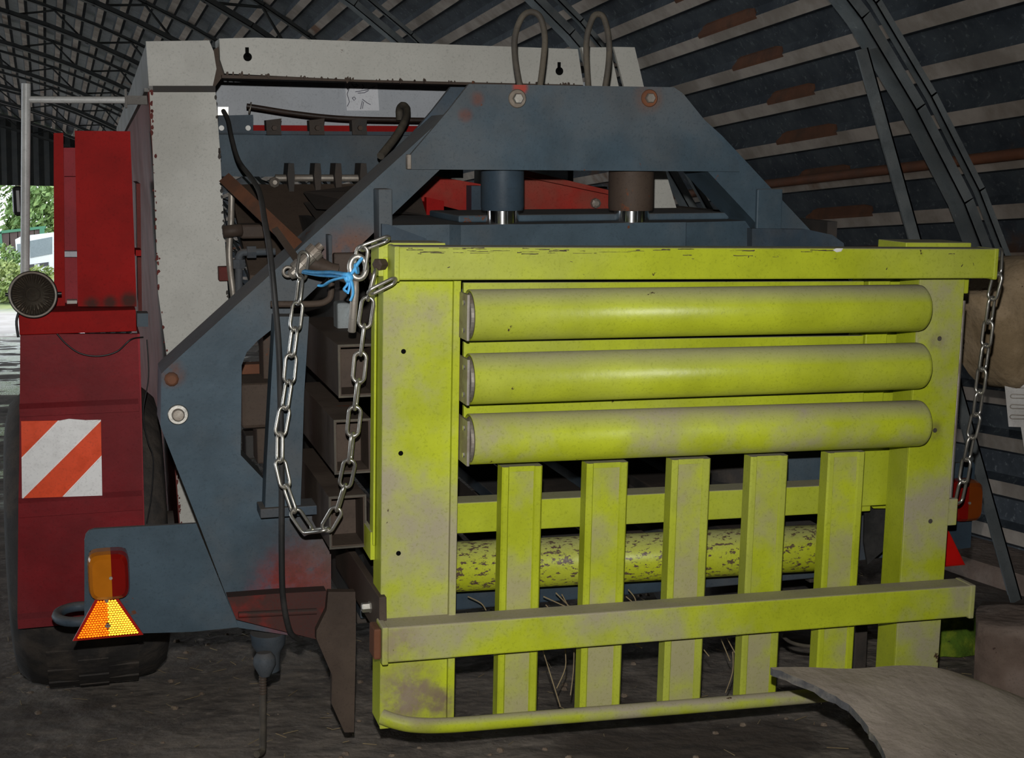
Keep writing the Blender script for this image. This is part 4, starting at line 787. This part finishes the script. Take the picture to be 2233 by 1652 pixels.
q = G(1828, 545, VR-0.0008); mb = MB(GF); mb.prism([(q.x-0.014, q.z), (q.x-0.006, q.z+0.004), (q.x+0.012, q.z+0.004), (q.x+0.008, q.z-0.003), (q.x-0.004, q.z-0.005)], VR-0.0009, VR+0.001); mb.build('bare_chip', M['whitedot'], tb)
# rollers
def roller(name, y_l, y_r, x_l, x_r, v, r, mat):
    a = G(x_l, y_l, v); b = G(x_r, y_r, v); zc = 0.5*(a.z+b.z); a = Vector((a.x, v, a.z)); b = Vector((b.x, v, b.z)); d = (b-a); L = d.length
    mb = MB(GF); mb.lathe([(0.012, r*0.90), (0.0, r*0.93), (0.001, r), (L-0.012, r), (L-0.004, r*0.97), (L, r*0.9), (L, 0.02)], a, d, 48); o = mb.build(name, M[mat], chute)
    return o, a, d.normalized(), L
for (yl, yr) in ((687, 671), (826, 797), (957, 922)):
    o, a, d, L = roller('roller', yl, yr, 1022, 2008, 3.02, 0.0562, 'yellow' if yl < 900 else 'yellow_dusty' if yl > 900 else 'yellow')
    mb = MB(GF); mb.lathe([(-0.016, 0.012), (-0.010, 0.030), (-0.006, 0.046), (0.0, 0.046), (0.002, 0.05)], a, d, 28, False); e = mb.build('roller_bearing', M['steel_dirty'], o)
    mb = MB(GF); q = a - d*0.013; mb.cbox(q.x-0.004, q.x+0.002, 3.02-0.052, 3.09, q.z-0.05, q.z+0.05, 0.001); mb.build('bearing_plate', M['steel_dirty'], o)
    for dz in (-0.03, 0.03):
        mb = MB(GF); mb.lathe([(-0.02, 0.006), (-0.006, 0.006)], a + Vector((0, -0.025, dz)), d, 6, False); mb.build('bearing_bolt', M['steel'], o)
# pressed back sheets seen between the rollers
for (y0, y1) in ((616, 700), (745, 800), (880, 930)):
    a = G(1012, y0, 3.10); b = G(1880, y1, 3.10); zA = G(1012, y0, 3.10).z; zB = G(1012, y1, 3.10).z
    ang = 0.0; mb = MB(GF); mb.cbox(a.x, b.x, 3.10, 3.115, zB, zA, 0.002); mb.build('back_rail', M['yellow'], chute)
gbox(1862, 1950, 606, 1100, 3.16, 3.17, 'back_plate', 'yellow')
gbox(1895, 1925, 612, 900, 3.13, 3.16, 'back_channel', 'yellow')
# slatted lower half: five pressed slats
for (x0, x1, yt) in ((1096, 1184, 1019), (1281, 1371, 1011), (1467, 1551, 1003), (1639, 1720, 996), (1808, 1888, 988)):
    a = G(x0, yt, VP); b = G(x1, yt, VP); zb_ = G(x0-8, 1572 - (x0-1096)*0.083, VP).z; w_ = b.x-a.x; x = a.x; ch = 0.014
    mb = MB(GF); e = 0.004
    mb.prism([(x, VP+0.04), (x, VP+e), (x+0.004, VP), (x+ch, VP), (x+ch+0.003, VP+0.005), (x+w_-ch-0.006, VP+0.005), (x+w_-ch-0.003, VP), (x+w_-0.004, VP), (x+w_, VP+e), (x+w_, VP+0.04)], zb_, a.z, 'z')
    sl_ = mb.build('slat', M['yellow'], chute)
    mb = MB(GF); mb.box(x+ch+0.0035, x+w_-ch-0.0065, VP+0.0038, VP+0.006, zb_+0.002, a.z-0.012); mb.build('slat_face', M['dusty_face'], sl_)
# lower front rail
zl0, zl1 = G(1480, 1323, VR).z, G(1480, 1395, VR).z
xl, xr = G(845, 1400, VR).x, G(2123, 1315, VR).x
mb = MB(GF); mb.cbox(xl, xr, VR, VP-0.001, zl1, zl0, 0.004); lr = mb.build('lower_rail', M['yellow_dusty'], chute)
for x in (xl-0.012, xr-0.012): mb = MB(GF); mb.cbox(x, x+0.014, VR-0.003, VP-0.002, zl1-0.004, zl0+0.002, 0.003); mb.build('end_cap', M['yellow_dusty'], lr)
q = G(822, 1400, 2.985); mb = MB(GF); mb.cbox(q.x-0.006, xl-0.012, 2.988, 3.045, zl1+0.006, zl0-0.004, 0.004); mb.build('hinge_strap', M['rust_orange'], lr)
# bottom tube, bent round the foot of the left post
def gz_at(px, py, v): return G(px, py, v)
pts = [gz_at(833, 1562, 3.045), gz_at(862, 1572, 3.03), gz_at(905, 1580, 3.02), gz_at(985, 1580, 3.025), gz_at(1150, 1567, 3.03), gz_at(1480, 1541, 3.03), gz_at(1770, 1517, 3.03), gz_at(2040, 1495, 3.03)]
mb = MB(GF); mb.tube(spline(pts, 6), 0.0175, 14); mb.build('bottom_tube', M['yellow_dusty'], chute)
# rear cross rail and the flaking roller behind the slats
zz0, zz1 = G(1390, 1078, 3.18).z, G(1390, 1142, 3.18).z; xa_, xb_ = G(960, 1100, 3.18).x, G(1900, 1090, 3.18).x
mb = MB(GF); mb.cbox(xa_, xb_, 3.18, 3.25, zz1, zz0, 0.003); mb.build('cross_rail', M['yellow'], chute)
roller('rear_roller', 1237, 1193, 960, 1800, 3.34, 0.0615, 'yellow_worn')
mb = MB(GF); q0 = G(1886, 985, 3.22); mb.prism([(p.x, p.z) for p in (G(*c, 3.22) for c in ((1892, 985), (1950, 985), (1950, 1108), (1905, 1108), (1893, 1098)))], 3.22, 3.226); mb.build('torn_plate', M['yellow'], chute)
mb = MB(GF); mb.prism([(p.x, p.z) for p in (G(*c, 3.27) for c in ((1886, 1106), (1950, 1108), (1950, 1180), (1892, 1230), (1884, 1180)))], 3.27, 3.276); mb.build('rubber_flap', M['rubber'], chute)
# yellow lug plate that carries the chain on the left
mb = MB(GF); a = G(812, 1160, 3.12); b = G(812, 1220, 3.12); mb.prism([(3.12, a.z), (3.36, a.z+0.004), (3.36, b.z+0.012), (3.14, b.z), (3.12, b.z)], a.x-0.004, a.x+0.006, 'x'); lg = mb.build('chain_lug', M['yellow'], chute)
mb = MB(GF); q = Vector((a.x-0.02, 3.35, b.z+0.04)); mb.tube([q + Vector((0.008, 0, 0)) + Vector((0.0, 0.013*math.cos(t), 0.018*math.sin(t))) for t in [2*math.pi*k/16 for k in range(16)]], 0.0035, 6, closed=True); mb.build('shackle', M['steel'], lg)

# ================================================================== CHAINS, PIN AND TWINE
def link_mesh(L=0.0745, wd=0.0335, r=0.0040):
    mb = MB(); hw = wd/2 - r; hl = L/2 - r; s = hl - hw; pts = []
    for k in range(9): t = math.pi*k/8; pts.append((hw*math.cos(t), 0, s + hw*math.sin(t)))
    for k in range(9): t = math.pi + math.pi*k/8; pts.append((hw*math.cos(t), 0, -s + hw*math.sin(t)))
    P = []
    for i in range(len(pts)):
        P.append(Vector(pts[i]))
    mb.tube(P, r, 8, closed=True); o = mb.build('chain_link', M['steel'], None, origin=(0, 0, 0)); me = o.data; bpy.data.objects.remove(o); return me
LM = link_mesh()
def chain(name, path, label, pitch=0.0605, twist=0.3, group=None, start_rot=0):
    pts = spline([MF.w(p) for p in path], 20); acc = [0]
    for i in range(1, len(pts)): acc.append(acc[-1] + (pts[i]-pts[i-1]).length)
    def at(s):
        for i in range(1, len(acc)):
            if acc[i] >= s: return pts[i-1].lerp(pts[i], (s-acc[i-1])/max(acc[i]-acc[i-1], 1e-9))
        return pts[-1]
    root = thing(name, pts[0], label, 'chain'); n = int(acc[-1]/pitch)
    for k in range(n):
        a, b = at(k*pitch), at((k+1)*pitch); d = (b-a).normalized(); c = (a+b)/2
        u = d.cross(m_y).normalized(); e = u.cross(d); ang = (twist if k % 2 == 0 else twist + math.pi/2) + random.uniform(-0.12, 0.12) + start_rot
        x_ = u*math.cos(ang) + e*math.sin(ang); y_ = d.cross(x_)
        m = Matrix((x_, y_, d)).transposed().to_4x4(); m.translation = c - root.location
        o = bpy.data.objects.new('chain_link', LM); COL.objects.link(o); o.parent = root; o.matrix_local = m
    return root
A = MF.at
chain('chain', [A(664, 552, 3.33), A(654, 620, 3.30), A(648, 680, 3.28), A(637, 760, 3.26), A(628, 850, 3.25), A(614, 930, 3.24), A(607, 975, 3.23), A(618, 1040, 3.22), A(640, 1110, 3.19), A(672, 1158, 3.15), A(706, 1158, 3.11), A(738, 1105, 3.08), A(762, 1010, 3.05), A(770, 930, 3.04), A(780, 840, 3.03), A(789, 750, 3.02), A(800, 670, 3.01), A(812, 610, 3.0), A(826, 575, 3.0)],
      'long slack steel chain looping down between the blue frame and the yellow post')
chain('chain', [A(782, 600, 2.99), A(786, 555, 2.98), A(806, 520, 2.98), A(845, 521, 2.98), A(872, 524, 3.0)], 'short piece of steel chain lying over the top left corner of the yellow chute', twist=0.5)
chain('chain', [A(858, 612, 2.965), A(838, 636, 2.96), A(800, 634, 2.96), A(782, 612, 2.97)], 'short bunched loop of steel chain under the left end of the yellow top beam', twist=0.9)
chain('chain', [A(2179, 545, 3.0), A(2176, 600, 3.01), A(2163, 650, 3.02), A(2152, 735, 3.04), A(2140, 820, 3.05), A(2130, 900, 3.07), A(2112, 980, 3.09), A(2098, 1060, 3.11), A(2086, 1110, 3.13)],
      'steel chain hanging straight down from the right end of the yellow top beam', twist=0.35)
ring_c = A(781, 583, 2.985)
pinr = thing('linch_pin', MF.w(A(769, 725, 3.0)), 'grey steel pin with ring head, tied up with blue twine beside the yellow chute', 'pin')
mb = MB(MF); mb.tube([ring_c + Vector((0.017*math.cos(t), 0.004*math.sin(t), 0.023*math.sin(t))) for t in [2*math.pi*k/20 for k in range(20)]], 0.0065, 8, closed=True); mb.build('ring_head', M['steel'], pinr)
a = A(776, 608, 2.99); b = A(767, 724, 3.0); mb = MB(MF); mb.tube([a, a.lerp(b, 0.2), b.lerp(a, 0.02), b], [0.006, 0.0085, 0.0085, 0.007], 14); mb.build('pin_shank', M['steel_dirty'], pinr)
tw = thing('twine', MF.w(A(755, 600, 3.0)), 'bright blue plastic twine tied between the steel chain and the pin', 'twine')
def strand(pts, r, fl=0.5, name='strand'):
    mb = MB(MF); mb.tube(spline([A(*p) for p in pts], 5), [x*1.55 for x in r] if isinstance(r, list) else r*1.5, 8, flat=fl); mb.build(name, M['twine'], tw)
strand([(662, 591, 3.28), (690, 594, 3.2), (725, 594, 3.1), (752, 598, 2.99), (764, 598, 2.975)], [0.003]+[0.0052]*16+[0.0048]*3+[0.005], 0.6)
strand([(662, 594, 3.285), (695, 600, 3.2), (730, 602, 3.09), (760, 601, 2.98)], 0.0036, 0.6)
strand([(764, 602, 2.97), (742, 606, 2.99), (722, 612, 3.02), (706, 622, 3.05), (695, 622, 3.06)], 0.0042, 0.5, 'loose_end')
strand([(762, 600, 2.968), (770, 592, 2.965), (778, 578, 2.965), (790, 562, 2.966)], 0.0042, 0.6)
strand([(757, 598, 2.966), (764, 604, 2.962), (760, 612, 2.964), (755, 604, 2.966)], 0.0062, 0.7, 'knot')
for pts in ([(762, 606, 2.963), (768, 618, 2.96), (770, 640, 2.96), (764, 656, 2.96)], [(758, 606, 2.965), (757, 620, 2.962), (750, 630, 2.96), (756, 636, 2.96)], [(760, 608, 2.964), (762, 625, 2.962), (758, 640, 2.962)]): strand(pts, 0.0038, 0.5, 'loose_end')
strand([(775, 586, 2.968), (780, 585, 2.966)], 0.008, 1.0, 'knot')

# ================================================================== CLUTTER ON THE RIGHT
def at_w(px, py, Y): q = WF.at(px, py, Y); return Vector((q.x, q.y, q.z + CAM.z))
# torn rubber sheet arched over an old tyre
back = spline([at_w(*p) for p in ((1680, 1456, 2.66), (1800, 1452, 2.70), (1950, 1451, 2.74), (2050, 1455, 2.74), (2140, 1482, 2.72), (2240, 1530, 2.68), (2360, 1610, 2.6))], 6)
left = spline([at_w(*p) for p in ((1680, 1456, 2.66), (1760, 1486, 2.60), (1850, 1535, 2.52), (1900, 1590, 2.42), (1935, 1656, 2.30), (1950, 1740, 2.16), (1955, 1850, 2.02))], 6)
nb, nl = len(back), len(left); top = []
for j, l in enumerate(left):
    for i, bpt in enumerate(back):
        t = j/(nl-1); p = bpt + (l - back[0]); p = p + Vector((0, 0, 0.010*mnoise.noise(p*5) - 0.03*t*(i/(nb-1))))
        if i == 0: p = p + Vector((0.008*mnoise.noise(Vector((j*1.7, 0, 0))), 0.004*mnoise.noise(Vector((j*2.9, 5, 0))), 0))
        top.append(p)
bot = [p - Vector((0, 0, 0.016 + (0.006*mnoise.noise(Vector((k*0.9, 3, 1))) if k % nb == 0 else 0))) for k, p in enumerate(top)]
mb = MB(); nn = len(top); fs = []
for j in range(nl-1):
    for i in range(nb-1): k = j*nb+i; fs.append((k, k+1, k+nb+1, k+nb))
mb.add(top, fs, True); mb.cur = 1; mb.add(bot, [f[::-1] for f in fs], True)
ed = [j*nb for j in range(nl)]; edges = [(ed, 1), ([i for i in range(nb)], 0), ([j*nb+nb-1 for j in range(nl)], 1), ([(nl-1)*nb+i for i in range(nb)], 1)]
for e, mi in edges:
    mb.cur = mi
    for a, b in zip(e[:-1], e[1:]): mb.add([top[a], top[b], bot[b], bot[a]], [(0, 1, 2, 3)])
sh = mb.build('rubber_sheet', [M['sheet'], M['sheet_edge']])
sh['label'] = 'dusty grey-brown bent rubber sheet with a torn edge in the lower right foreground'; sh['category'] = 'rubber sheet'
# old tyre lying under it
tc = Vector((2.02, 2.34, 0)); mb = MB()
mb.lathe([(0.02, 0.20), (0.0, 0.30), (0.03, 0.375), (0.09, 0.395), (0.15, 0.375), (0.185, 0.30), (0.165, 0.20), (0.155, 0.20), (0.14, 0.30), (0.09, 0.37), (0.04, 0.30), (0.03, 0.20)], tc, (0, 0, 1), 40)
ot = mb.build('old_tyre', M['tyre']); ot['label'] = 'worn black tyre lying flat beneath the rubber sheet'; ot['category'] = 'tyre'
# concrete block
TH = R(37); EX = Vector((math.cos(TH), -math.sin(TH), 0)); EY = Vector((math.sin(TH), math.cos(TH), 0))
bx = ground(2127, 1500); bm = bmesh.new(); bmesh.ops.create_cube(bm, size=1); bmesh.ops.subdivide_edges(bm, edges=list(bm.edges), cuts=5, use_grid_fill=True)
blk = MB(); e0 = at_w(2124, 1420, 3.42); hgt = at_w(2124, 1362, 3.42).z
vs_ = []
for q in bm.verts:
    p = Vector((e0.x, 3.42, 0)) + EX*((q.co.x+0.5)*0.5) + EY*((q.co.y+0.5)*0.34) + Vector((0, 0, (q.co.z+0.5)*hgt)); t = q.co
    c = Vector((e0.x, 3.42, hgt/2)) + EX*0.25 + EY*0.17; rr = max(0, abs(t.x)+abs(t.y)+abs(t.z) - 1.15); p = p.lerp(c, rr*0.16); p += Vector((1, 1, 1))*0.012*mnoise.noise(p*9); p.z = max(p.z, 0.0); vs_.append(p)
bm.verts.index_update(); blk.add(vs_, [[q.index for q in f.verts] for f in bm.faces], True); bm.free()
o = blk.build('concrete_block', M['concrete']); o['label'] = 'rough dirty brown concrete block standing at the right edge behind the rubber sheet'; o['category'] = 'block'
# mossy mound in the gap between post and block
mc = ground(2096, 1425); mb = MB(); n, k_ = 22, 10; rings = []
for j in range(k_):
    t = j/(k_-1); rr = math.cos(t*math.pi/2); ring = []
    for i in range(n):
        an = 2*math.pi*i/n; p = Vector((mc.x + 0.19*rr*math.cos(an), mc.y + 0.12 + 0.15*rr*math.sin(an), 0.13*math.sin(t*math.pi/2)**0.8)); p += Vector((1, 1, 0.6))*0.018*mnoise.noise(p*16); p.z = max(p.z, 0 if j else -0.01); ring.append(p)
    rings.append(ring)
mb.loft(rings, True); o = mb.build('moss_mound', M['moss']); o['label'] = 'bright green mossy mound on the floor between the chute post and the concrete block'; o['category'] = 'moss'
# white slotted plastic seat draped with a stained sack, at the right edge
YS = 3.75
def seat_px(px, py, v=YS): return at_w(px, py, v)
st = thing('plastic_stool', (seat_px(2300, 900).x, YS+0.2, 0), 'dirty white slotted plastic stool at the right edge under the brown sack', 'stool')
a = seat_px(2190, 832); b = seat_px(2206, 930); w_ = 0.42; O_ = Vector((a.x, YS, 0)); inx = (b - a).length and (b.x - a.x)
def SP(x, y, z): return O_ + EX*x + EY*y + Vector((0, 0, z))
def ring_at(d, z): return [SP(d, d, z), SP(w_-d, d, z), SP(w_-d, 0.36-d, z), SP(d, 0.36-d, z)]
mb = MB(); mb.loft([ring_at(0.016, b.z), ring_at(0.0, a.z), ring_at(0.0, a.z+0.05)], True, False); mb.build('apron', M['crate'], st)
for (sx_, sy_) in ((0, 0), (1, 0), (0, 1), (1, 1)):
    xx = 0.05 + sx_*(w_-0.15); yy = 0.02 + sy_*0.27; mb = MB()
    mb.loft([[SP(xx+(0.13 if sx_ == 0 else -0.02)+x, yy+0.01+y, -0.005) for x, y in ((0, 0), (0.025, 0), (0.025, 0.02), (0, 0.02))], [SP(xx+x, yy+y, b.z+0.01) for x, y in ((0, 0), (0.055, 0), (0.055, 0.045), (0, 0.045))]], True, False); mb.build('leg', M['crate'], st)
for k in range(4):
    zz = a.z - 0.012 - (a.z-b.z)*0.23*k; dd = 0.016*(a.z-zz)/(a.z-b.z)
    for kk in range(3):
        xx = 0.025 + kk*0.13; mb = MB(); mb.tube([SP(xx+0.006*c_+ (0.10 if c_ > 0 else 0), dd-0.001, zz + 0.006*s_) for c_, s_ in ((0, 1), (0.7, 0.7), (1, 0), (0.7, -0.7), (0, -1), (-0.7, -0.7), (-1, 0), (-0.7, 0.7))], 0.0016, 5, closed=True); mb.build('slot_rim', M['steel_dirty'], st)
sk = []
OUT = [(2320, 560), (2262, 556), (2228, 566), (2205, 585), (2186, 612), (2166, 632), (2128, 640), (2119, 650), (2132, 680), (2146, 730), (2160, 790), (2180, 822), (2200, 842), (2216, 850), (2232, 836), (2262, 840), (2300, 838), (2360, 820), (2400, 700), (2380, 600)]
op = [seat_px(x, y, YS-0.02) for x, y in OUT]; cpt = sum(op, Vector())/len(op); rings = []
for (sc, dy) in ((1.0, 0.16), (1.0, 0.02), (0.96, -0.02), (0.85, -0.045), (0.6, -0.065), (0.3, -0.07), (0.05, -0.07)):
    rings.append([Vector((cpt.x + (p.x-cpt.x)*sc, YS - 0.02 + dy + 0.02*mnoise.noise(Vector((p.x*9*sc, p.z*9*sc, 1))), cpt.z + (p.z-cpt.z)*sc)) for p in op])
mb = MB(); mb.loft(rings, True, True); o = mb.build('sack', M['sack']); o['label'] = 'stained brown sack heaped on the white plastic stool at the right edge'; o['category'] = 'sack'

# ================================================================== STRAW AND CHAFF
mb = MB(MF)
for k in range(3):
    x = (0.86, 1.07, 1.24)[k]; rr = (0.07, 0.075, 0.06)[k]
    n = 14; rings = []
    for j in range(5):
        t = j/4; rings.append([Vector((x + 0.06 + rr*1.0*math.cos(t*1.57)*math.cos(2*math.pi*i/n), 3.44 + 0.05*math.cos(t*1.57)*math.sin(2*math.pi*i/n), -1.09 + 0.055*math.sin(t*1.57) + 0.008*mnoise.noise(Vector((i, j, k*7))))) for i in range(n)])
    mb.loft(rings, True)
o = mb.build('chaff', M['chaff'], baler); o['kind'] = 'stuff'
mb = MB(MF)
for (x0, y0, x1, y1, v, b_) in ((1180, 1405, 1222, 1540, 3.25, 0.0), (1232, 1412, 1214, 1500, 3.3, 0.012), (1252, 1405, 1244, 1515, 3.25, 0.003), (1572, 1392, 1592, 1440, 3.3, 0.0), (1585, 1390, 1604, 1425, 3.3, 0.0), (1598, 1420, 1582, 1510, 3.3, 0.01), (1385, 1404, 1400, 1412, 3.3, 0), (1535, 1416, 1546, 1430, 3.3, 0), (1212, 1292, 1255, 1335, 3.30, 0.0), (1185, 1300, 1240, 1325, 3.31, 0.0), (1225, 1295, 1252, 1345, 3.29, 0), (1370, 1285, 1388, 1320, 3.3, 0.006), (1365, 1300, 1392, 1330, 3.3, 0.004), (1190, 1318, 1215, 1345, 3.3, 0), (1020, 1300, 1060, 1330, 3.33, 0.01)):
    a, b = A(x0, y0, v), A(x1, y1, v); mb.tube(spline([a, a.lerp(b, 0.5) + Vector((b_, 0, 0)), b], 4), 0.0016, 5)
o = mb.build('hanging_straw', M['straw'], baler); o['kind'] = 'stuff'
mb = MB()
for k in range(900):
    x = random.uniform(-1.2, 3.3); y = random.uniform(3.0, 7.5); an = random.uniform(0, math.pi); l = random.uniform(0.012, 0.06) * random.choice((0.5, 1, 1)); z = gz(x, y) - 0.008 + random.uniform(0, 0.004)
    d = Vector((math.cos(an), math.sin(an), random.uniform(-0.05, 0.1)))*l; mb.tube([(x, y, z), Vector((x, y, z+0.002)) + d], random.uniform(0.0007, 0.0016), 4)
o = mb.build('straw_litter', M['straw']); o['kind'] = 'stuff'; o['label'] = 'loose bits of straw scattered over the earth floor'; o['category'] = 'straw'
mb = MB()
for k in range(700):
    x = random.uniform(-1.2, 3.3); y = random.uniform(3.0, 7.5); s = random.uniform(0.003, 0.012); z = gz(x, y) - 0.012 + s*0.3; p = Vector((x, y, z)); n = 6
    rg = [[p + Vector((math.cos(2*math.pi*i/n)*s*r*random.uniform(0.7, 1.2), math.sin(2*math.pi*i/n)*s*r*random.uniform(0.7, 1.2), h*s)) for i in range(n)] for r, h in ((1, -0.3), (0.95, 0.2), (0.5, 0.55))]
    mb.loft(rg, True, False)
o = mb.build('gravel_crumbs', M['chaff']); o['kind'] = 'stuff'; o['label'] = 'crumbs of earth and gravel scattered over the floor'; o['category'] = 'gravel'

# ================================================================== OUTSIDE
def lorry():
    Y = 58.; zg = yz(-2.5, Y); root = thing('lorry', at_w(70, 610, Y) * Vector((1, 1, 0)) if False else Vector((at_w(70, 600, Y).x, Y, zg)), 'white lorry cab parked on the grassy bank outside', 'lorry')
    L = [(33, 522), (48, 514), (78, 511), (118, 506), (120, 592), (100, 598), (40, 605), (36, 560)]
    f = lambda px, py, d=Y: at_w(px, py, d)
    def pl(pts, y0, y1, name, mat, par=root):
        mb = MB(); mb.prism([(q.x, q.z) for q in (f(a, b, y0) for a, b in pts)], y0, y1); return mb.build(name, mat, par)
    cabp = pl(L, Y, Y+1.8, 'cab', OM['white']); pl([(65, 525), (114, 516), (114, 553), (66, 562)], Y-0.02, Y+0.01, 'windscreen', OM['glass']); pl([(37, 532), (46, 531), (46, 563), (39, 566)], Y-0.02, Y+0.01, 'side_window', OM['glass'])
    pl([(62, 577), (106, 571), (106, 579), (62, 586)], Y-0.03, Y+0.01, 'grille', OM['dark'])
    for k in range(3): pl([(75 + 4*k, 576), (78 + 4*k, 575.5), (78 + 4*k, 581), (75 + 4*k, 581.5)], Y-0.05, Y-0.02, 'grille_letter', OM['white'])
    pl([(36, 583), (41, 582), (42, 590), (37, 591)], Y-0.03, Y+0.01, 'indicator', OM['orange']); pl([(24, 552), (31, 552), (31, 562), (24, 562)], Y-0.1, Y, 'mirror', OM['dark'])
    for px in (24, 100): 
        c = f(px, 610, Y+0.5); mb = MB(); mb.lathe([(-0.15, 0.28), (-0.14, 0.48), (0.14, 0.48), (0.15, 0.28)], (c.x, c.y, zg+0.46), (1, 0.2, 0), 20); mb.build('wheel', OM['dark'], root)
    pl([(14, 590), (118, 588), (118, 606), (14, 606)], Y+0.3, Y+1.9, 'chassis', OM['dark'])
    return root
OM = {'white': simple('lorry_white', (0.55, 0.56, 0.57), 0.3), 'glass': simple('lorry_glass', (0.18, 0.21, 0.225), 0.05), 'dark': simple('lorry_dark', (0.03, 0.03, 0.035), 0.6), 'orange': simple('lorry_orange', (0.7, 0.12, 0.02), 0.3),
      'green': simple('trailer_green', (0.03, 0.14, 0.075), 0.5), 'brown': simple('trailer_brown', (0.06, 0.038, 0.034), 0.8), 'bark': simple('bark', (0.1, 0.075, 0.05), 0.9)}
lorry()
Y2 = 62.; tr = thing('trailer', Vector((at_w(50, 560, Y2).x, Y2, yz(-3, Y2))), 'green-framed trailer with brown boarded sides standing behind the lorry', 'trailer')
def tp(pts, y0, y1, name, mat): mb = MB(); mb.prism([(q.x, q.z) for q in (at_w(a, b, y0) for a, b in pts)], y0, y1); return mb.build(name, OM[mat], tr)
for k in range(5): tp([(3 + 18*k, 508 - 3*k), (20 + 18*k, 505 - 3*k), (20 + 18*k, 568), (7 + 18*k, 570)], Y2, Y2+2.2, 'side_board', 'brown')
tp([(-4, 507), (3, 506), (10, 575), (4, 576)], Y2-0.05, Y2+2.3, 'corner_post', 'green'); tp([(0, 503), (100, 492), (100, 498), (0, 509)], Y2-0.05, Y2+2.3, 'top_rail', 'green'); tp([(4, 568), (60, 564), (60, 580), (6, 582)], Y2-0.05, Y2+2.3, 'bottom_rail', 'green')
tp([(86, 495), (97, 494), (97, 560), (88, 562)], Y2-0.06, Y2+2.3, 'corner_post', 'green')
for px in (20, 80): c = at_w(px, 600, Y2+1); mb = MB(); mb.lathe([(-0.15, 0.3), (-0.14, 0.5), (0.14, 0.5), (0.15, 0.3)], (c.x, c.y, yz(c.x, c.y)+0.5), (1, 0, 0), 18); mb.build('wheel', OM['dark'], tr)
def leafmat(name, a, b):
    m, nt, bs = nodes(name); g = N(nt, 'ShaderNodeNewGeometry'); c = mixc(nt, noise(nt, g.outputs['Position'], 1.2, 5, 0.7, 0.35, 0.65), a, b); nt.links.new(c, bs.inputs['Base Color']); bs.inputs['Roughness'].default_value = 0.7
    bs.inputs['Subsurface Weight'].default_value = 0.0; return m
LMATS = [leafmat('leaf_fresh', (0.06, 0.125, 0.025), (0.15, 0.22, 0.06)), leafmat('leaf_blue', (0.05, 0.10, 0.045), (0.12, 0.18, 0.09)), leafmat('leaf_yellow', (0.10, 0.15, 0.025), (0.20, 0.24, 0.07))]
def tree(name, x, y, h, rx, mat, label, cat, group, n=900, low=0.25, leaf=0.34):
    zg = yz(x, y) if y > 31 else 0; root = thing(name, (x, y, zg), label, cat, group)
    if low > 0.1: mb = MB(); mb.tube([(x, y, zg-0.1), (x+0.1, y, zg+h*0.4), (x, y, zg+h*0.8)], [0.03*h, 0.022*h, 0.008*h], 8); mb.build('trunk', OM['bark'], root)
    mb = MB()
    for k in range(int(n*2.2)):
        while True:
            p = Vector((random.uniform(-1, 1), random.uniform(-1, 1), random.uniform(-1, 1)))
            if 0.35 < p.length < 1: break
        q = Vector((x + p.x*rx, y + p.y*rx, zg + h*low + (p.z+1)/2*h*(1-low))); s = leaf*random.uniform(0.6, 1.4)
        if mnoise.noise(q*0.9) < -0.2: continue
        a = Vector((random.uniform(-1, 1), random.uniform(-1, 1), random.uniform(-1, 1))).normalized(); b = a.orthogonal().normalized(); c = a.cross(b)
        mb.add([q - b*s*0.5, q - c*s*0.22 + a*0.02, q + b*s*0.5, q + c*s*0.22 + a*0.02], [(0, 1, 2, 3)])
    o = mb.build('foliage', mat, root); o['kind'] = 'stuff'; return root
tree('birch_tree', -3.9, 74, 10.5, 2.2, LMATS[1], 'tall bluish-green tree at the far left behind the trailer', 'tree', 'trees behind the lorry', 1800)
tree('birch_tree', 1.0, 75, 9.5, 2.2, LMATS[0], 'tall fresh green tree next to the red cabinet', 'tree', 'trees behind the lorry', 1800)
tree('birch_tree', -1.4, 86, 11, 3.2, LMATS[0], 'hazy far tree behind the lamp pole', 'tree', 'trees behind the lorry', 2200)
tree('hedge_bush', -3.9, 68, 3.6, 1.7, LMATS[2], 'yellow-green bush behind the trailer', 'bush', 'bushes on the bank', 1300, 0.0)
tree('hedge_bush', -0.2, 67, 3.8, 1.6, LMATS[0], 'green bush right behind the lorry cab', 'bush', 'bushes on the bank', 1300, 0.0)
for px, py, Y, h in ((6, 640, 50, 0.9), (20, 690, 44, 0.7), (8, 610, 56, 1.2), (100, 600, 52, 0.6)):
    q = at_w(px, py, Y); tree('weed_clump', q.x, Y, h, 0.7, LMATS[2] if h < 1 else LMATS[0], {0.9: 'tall weeds at the left edge of the bank', 0.7: 'yellowish weed clump nearest the road', 1.2: 'green weeds beside the lorry wheel', 0.6: 'low yellow weeds in front of the lorry'}[h], 'weeds', 'weeds on the bank', 220, 0.0, 0.2)
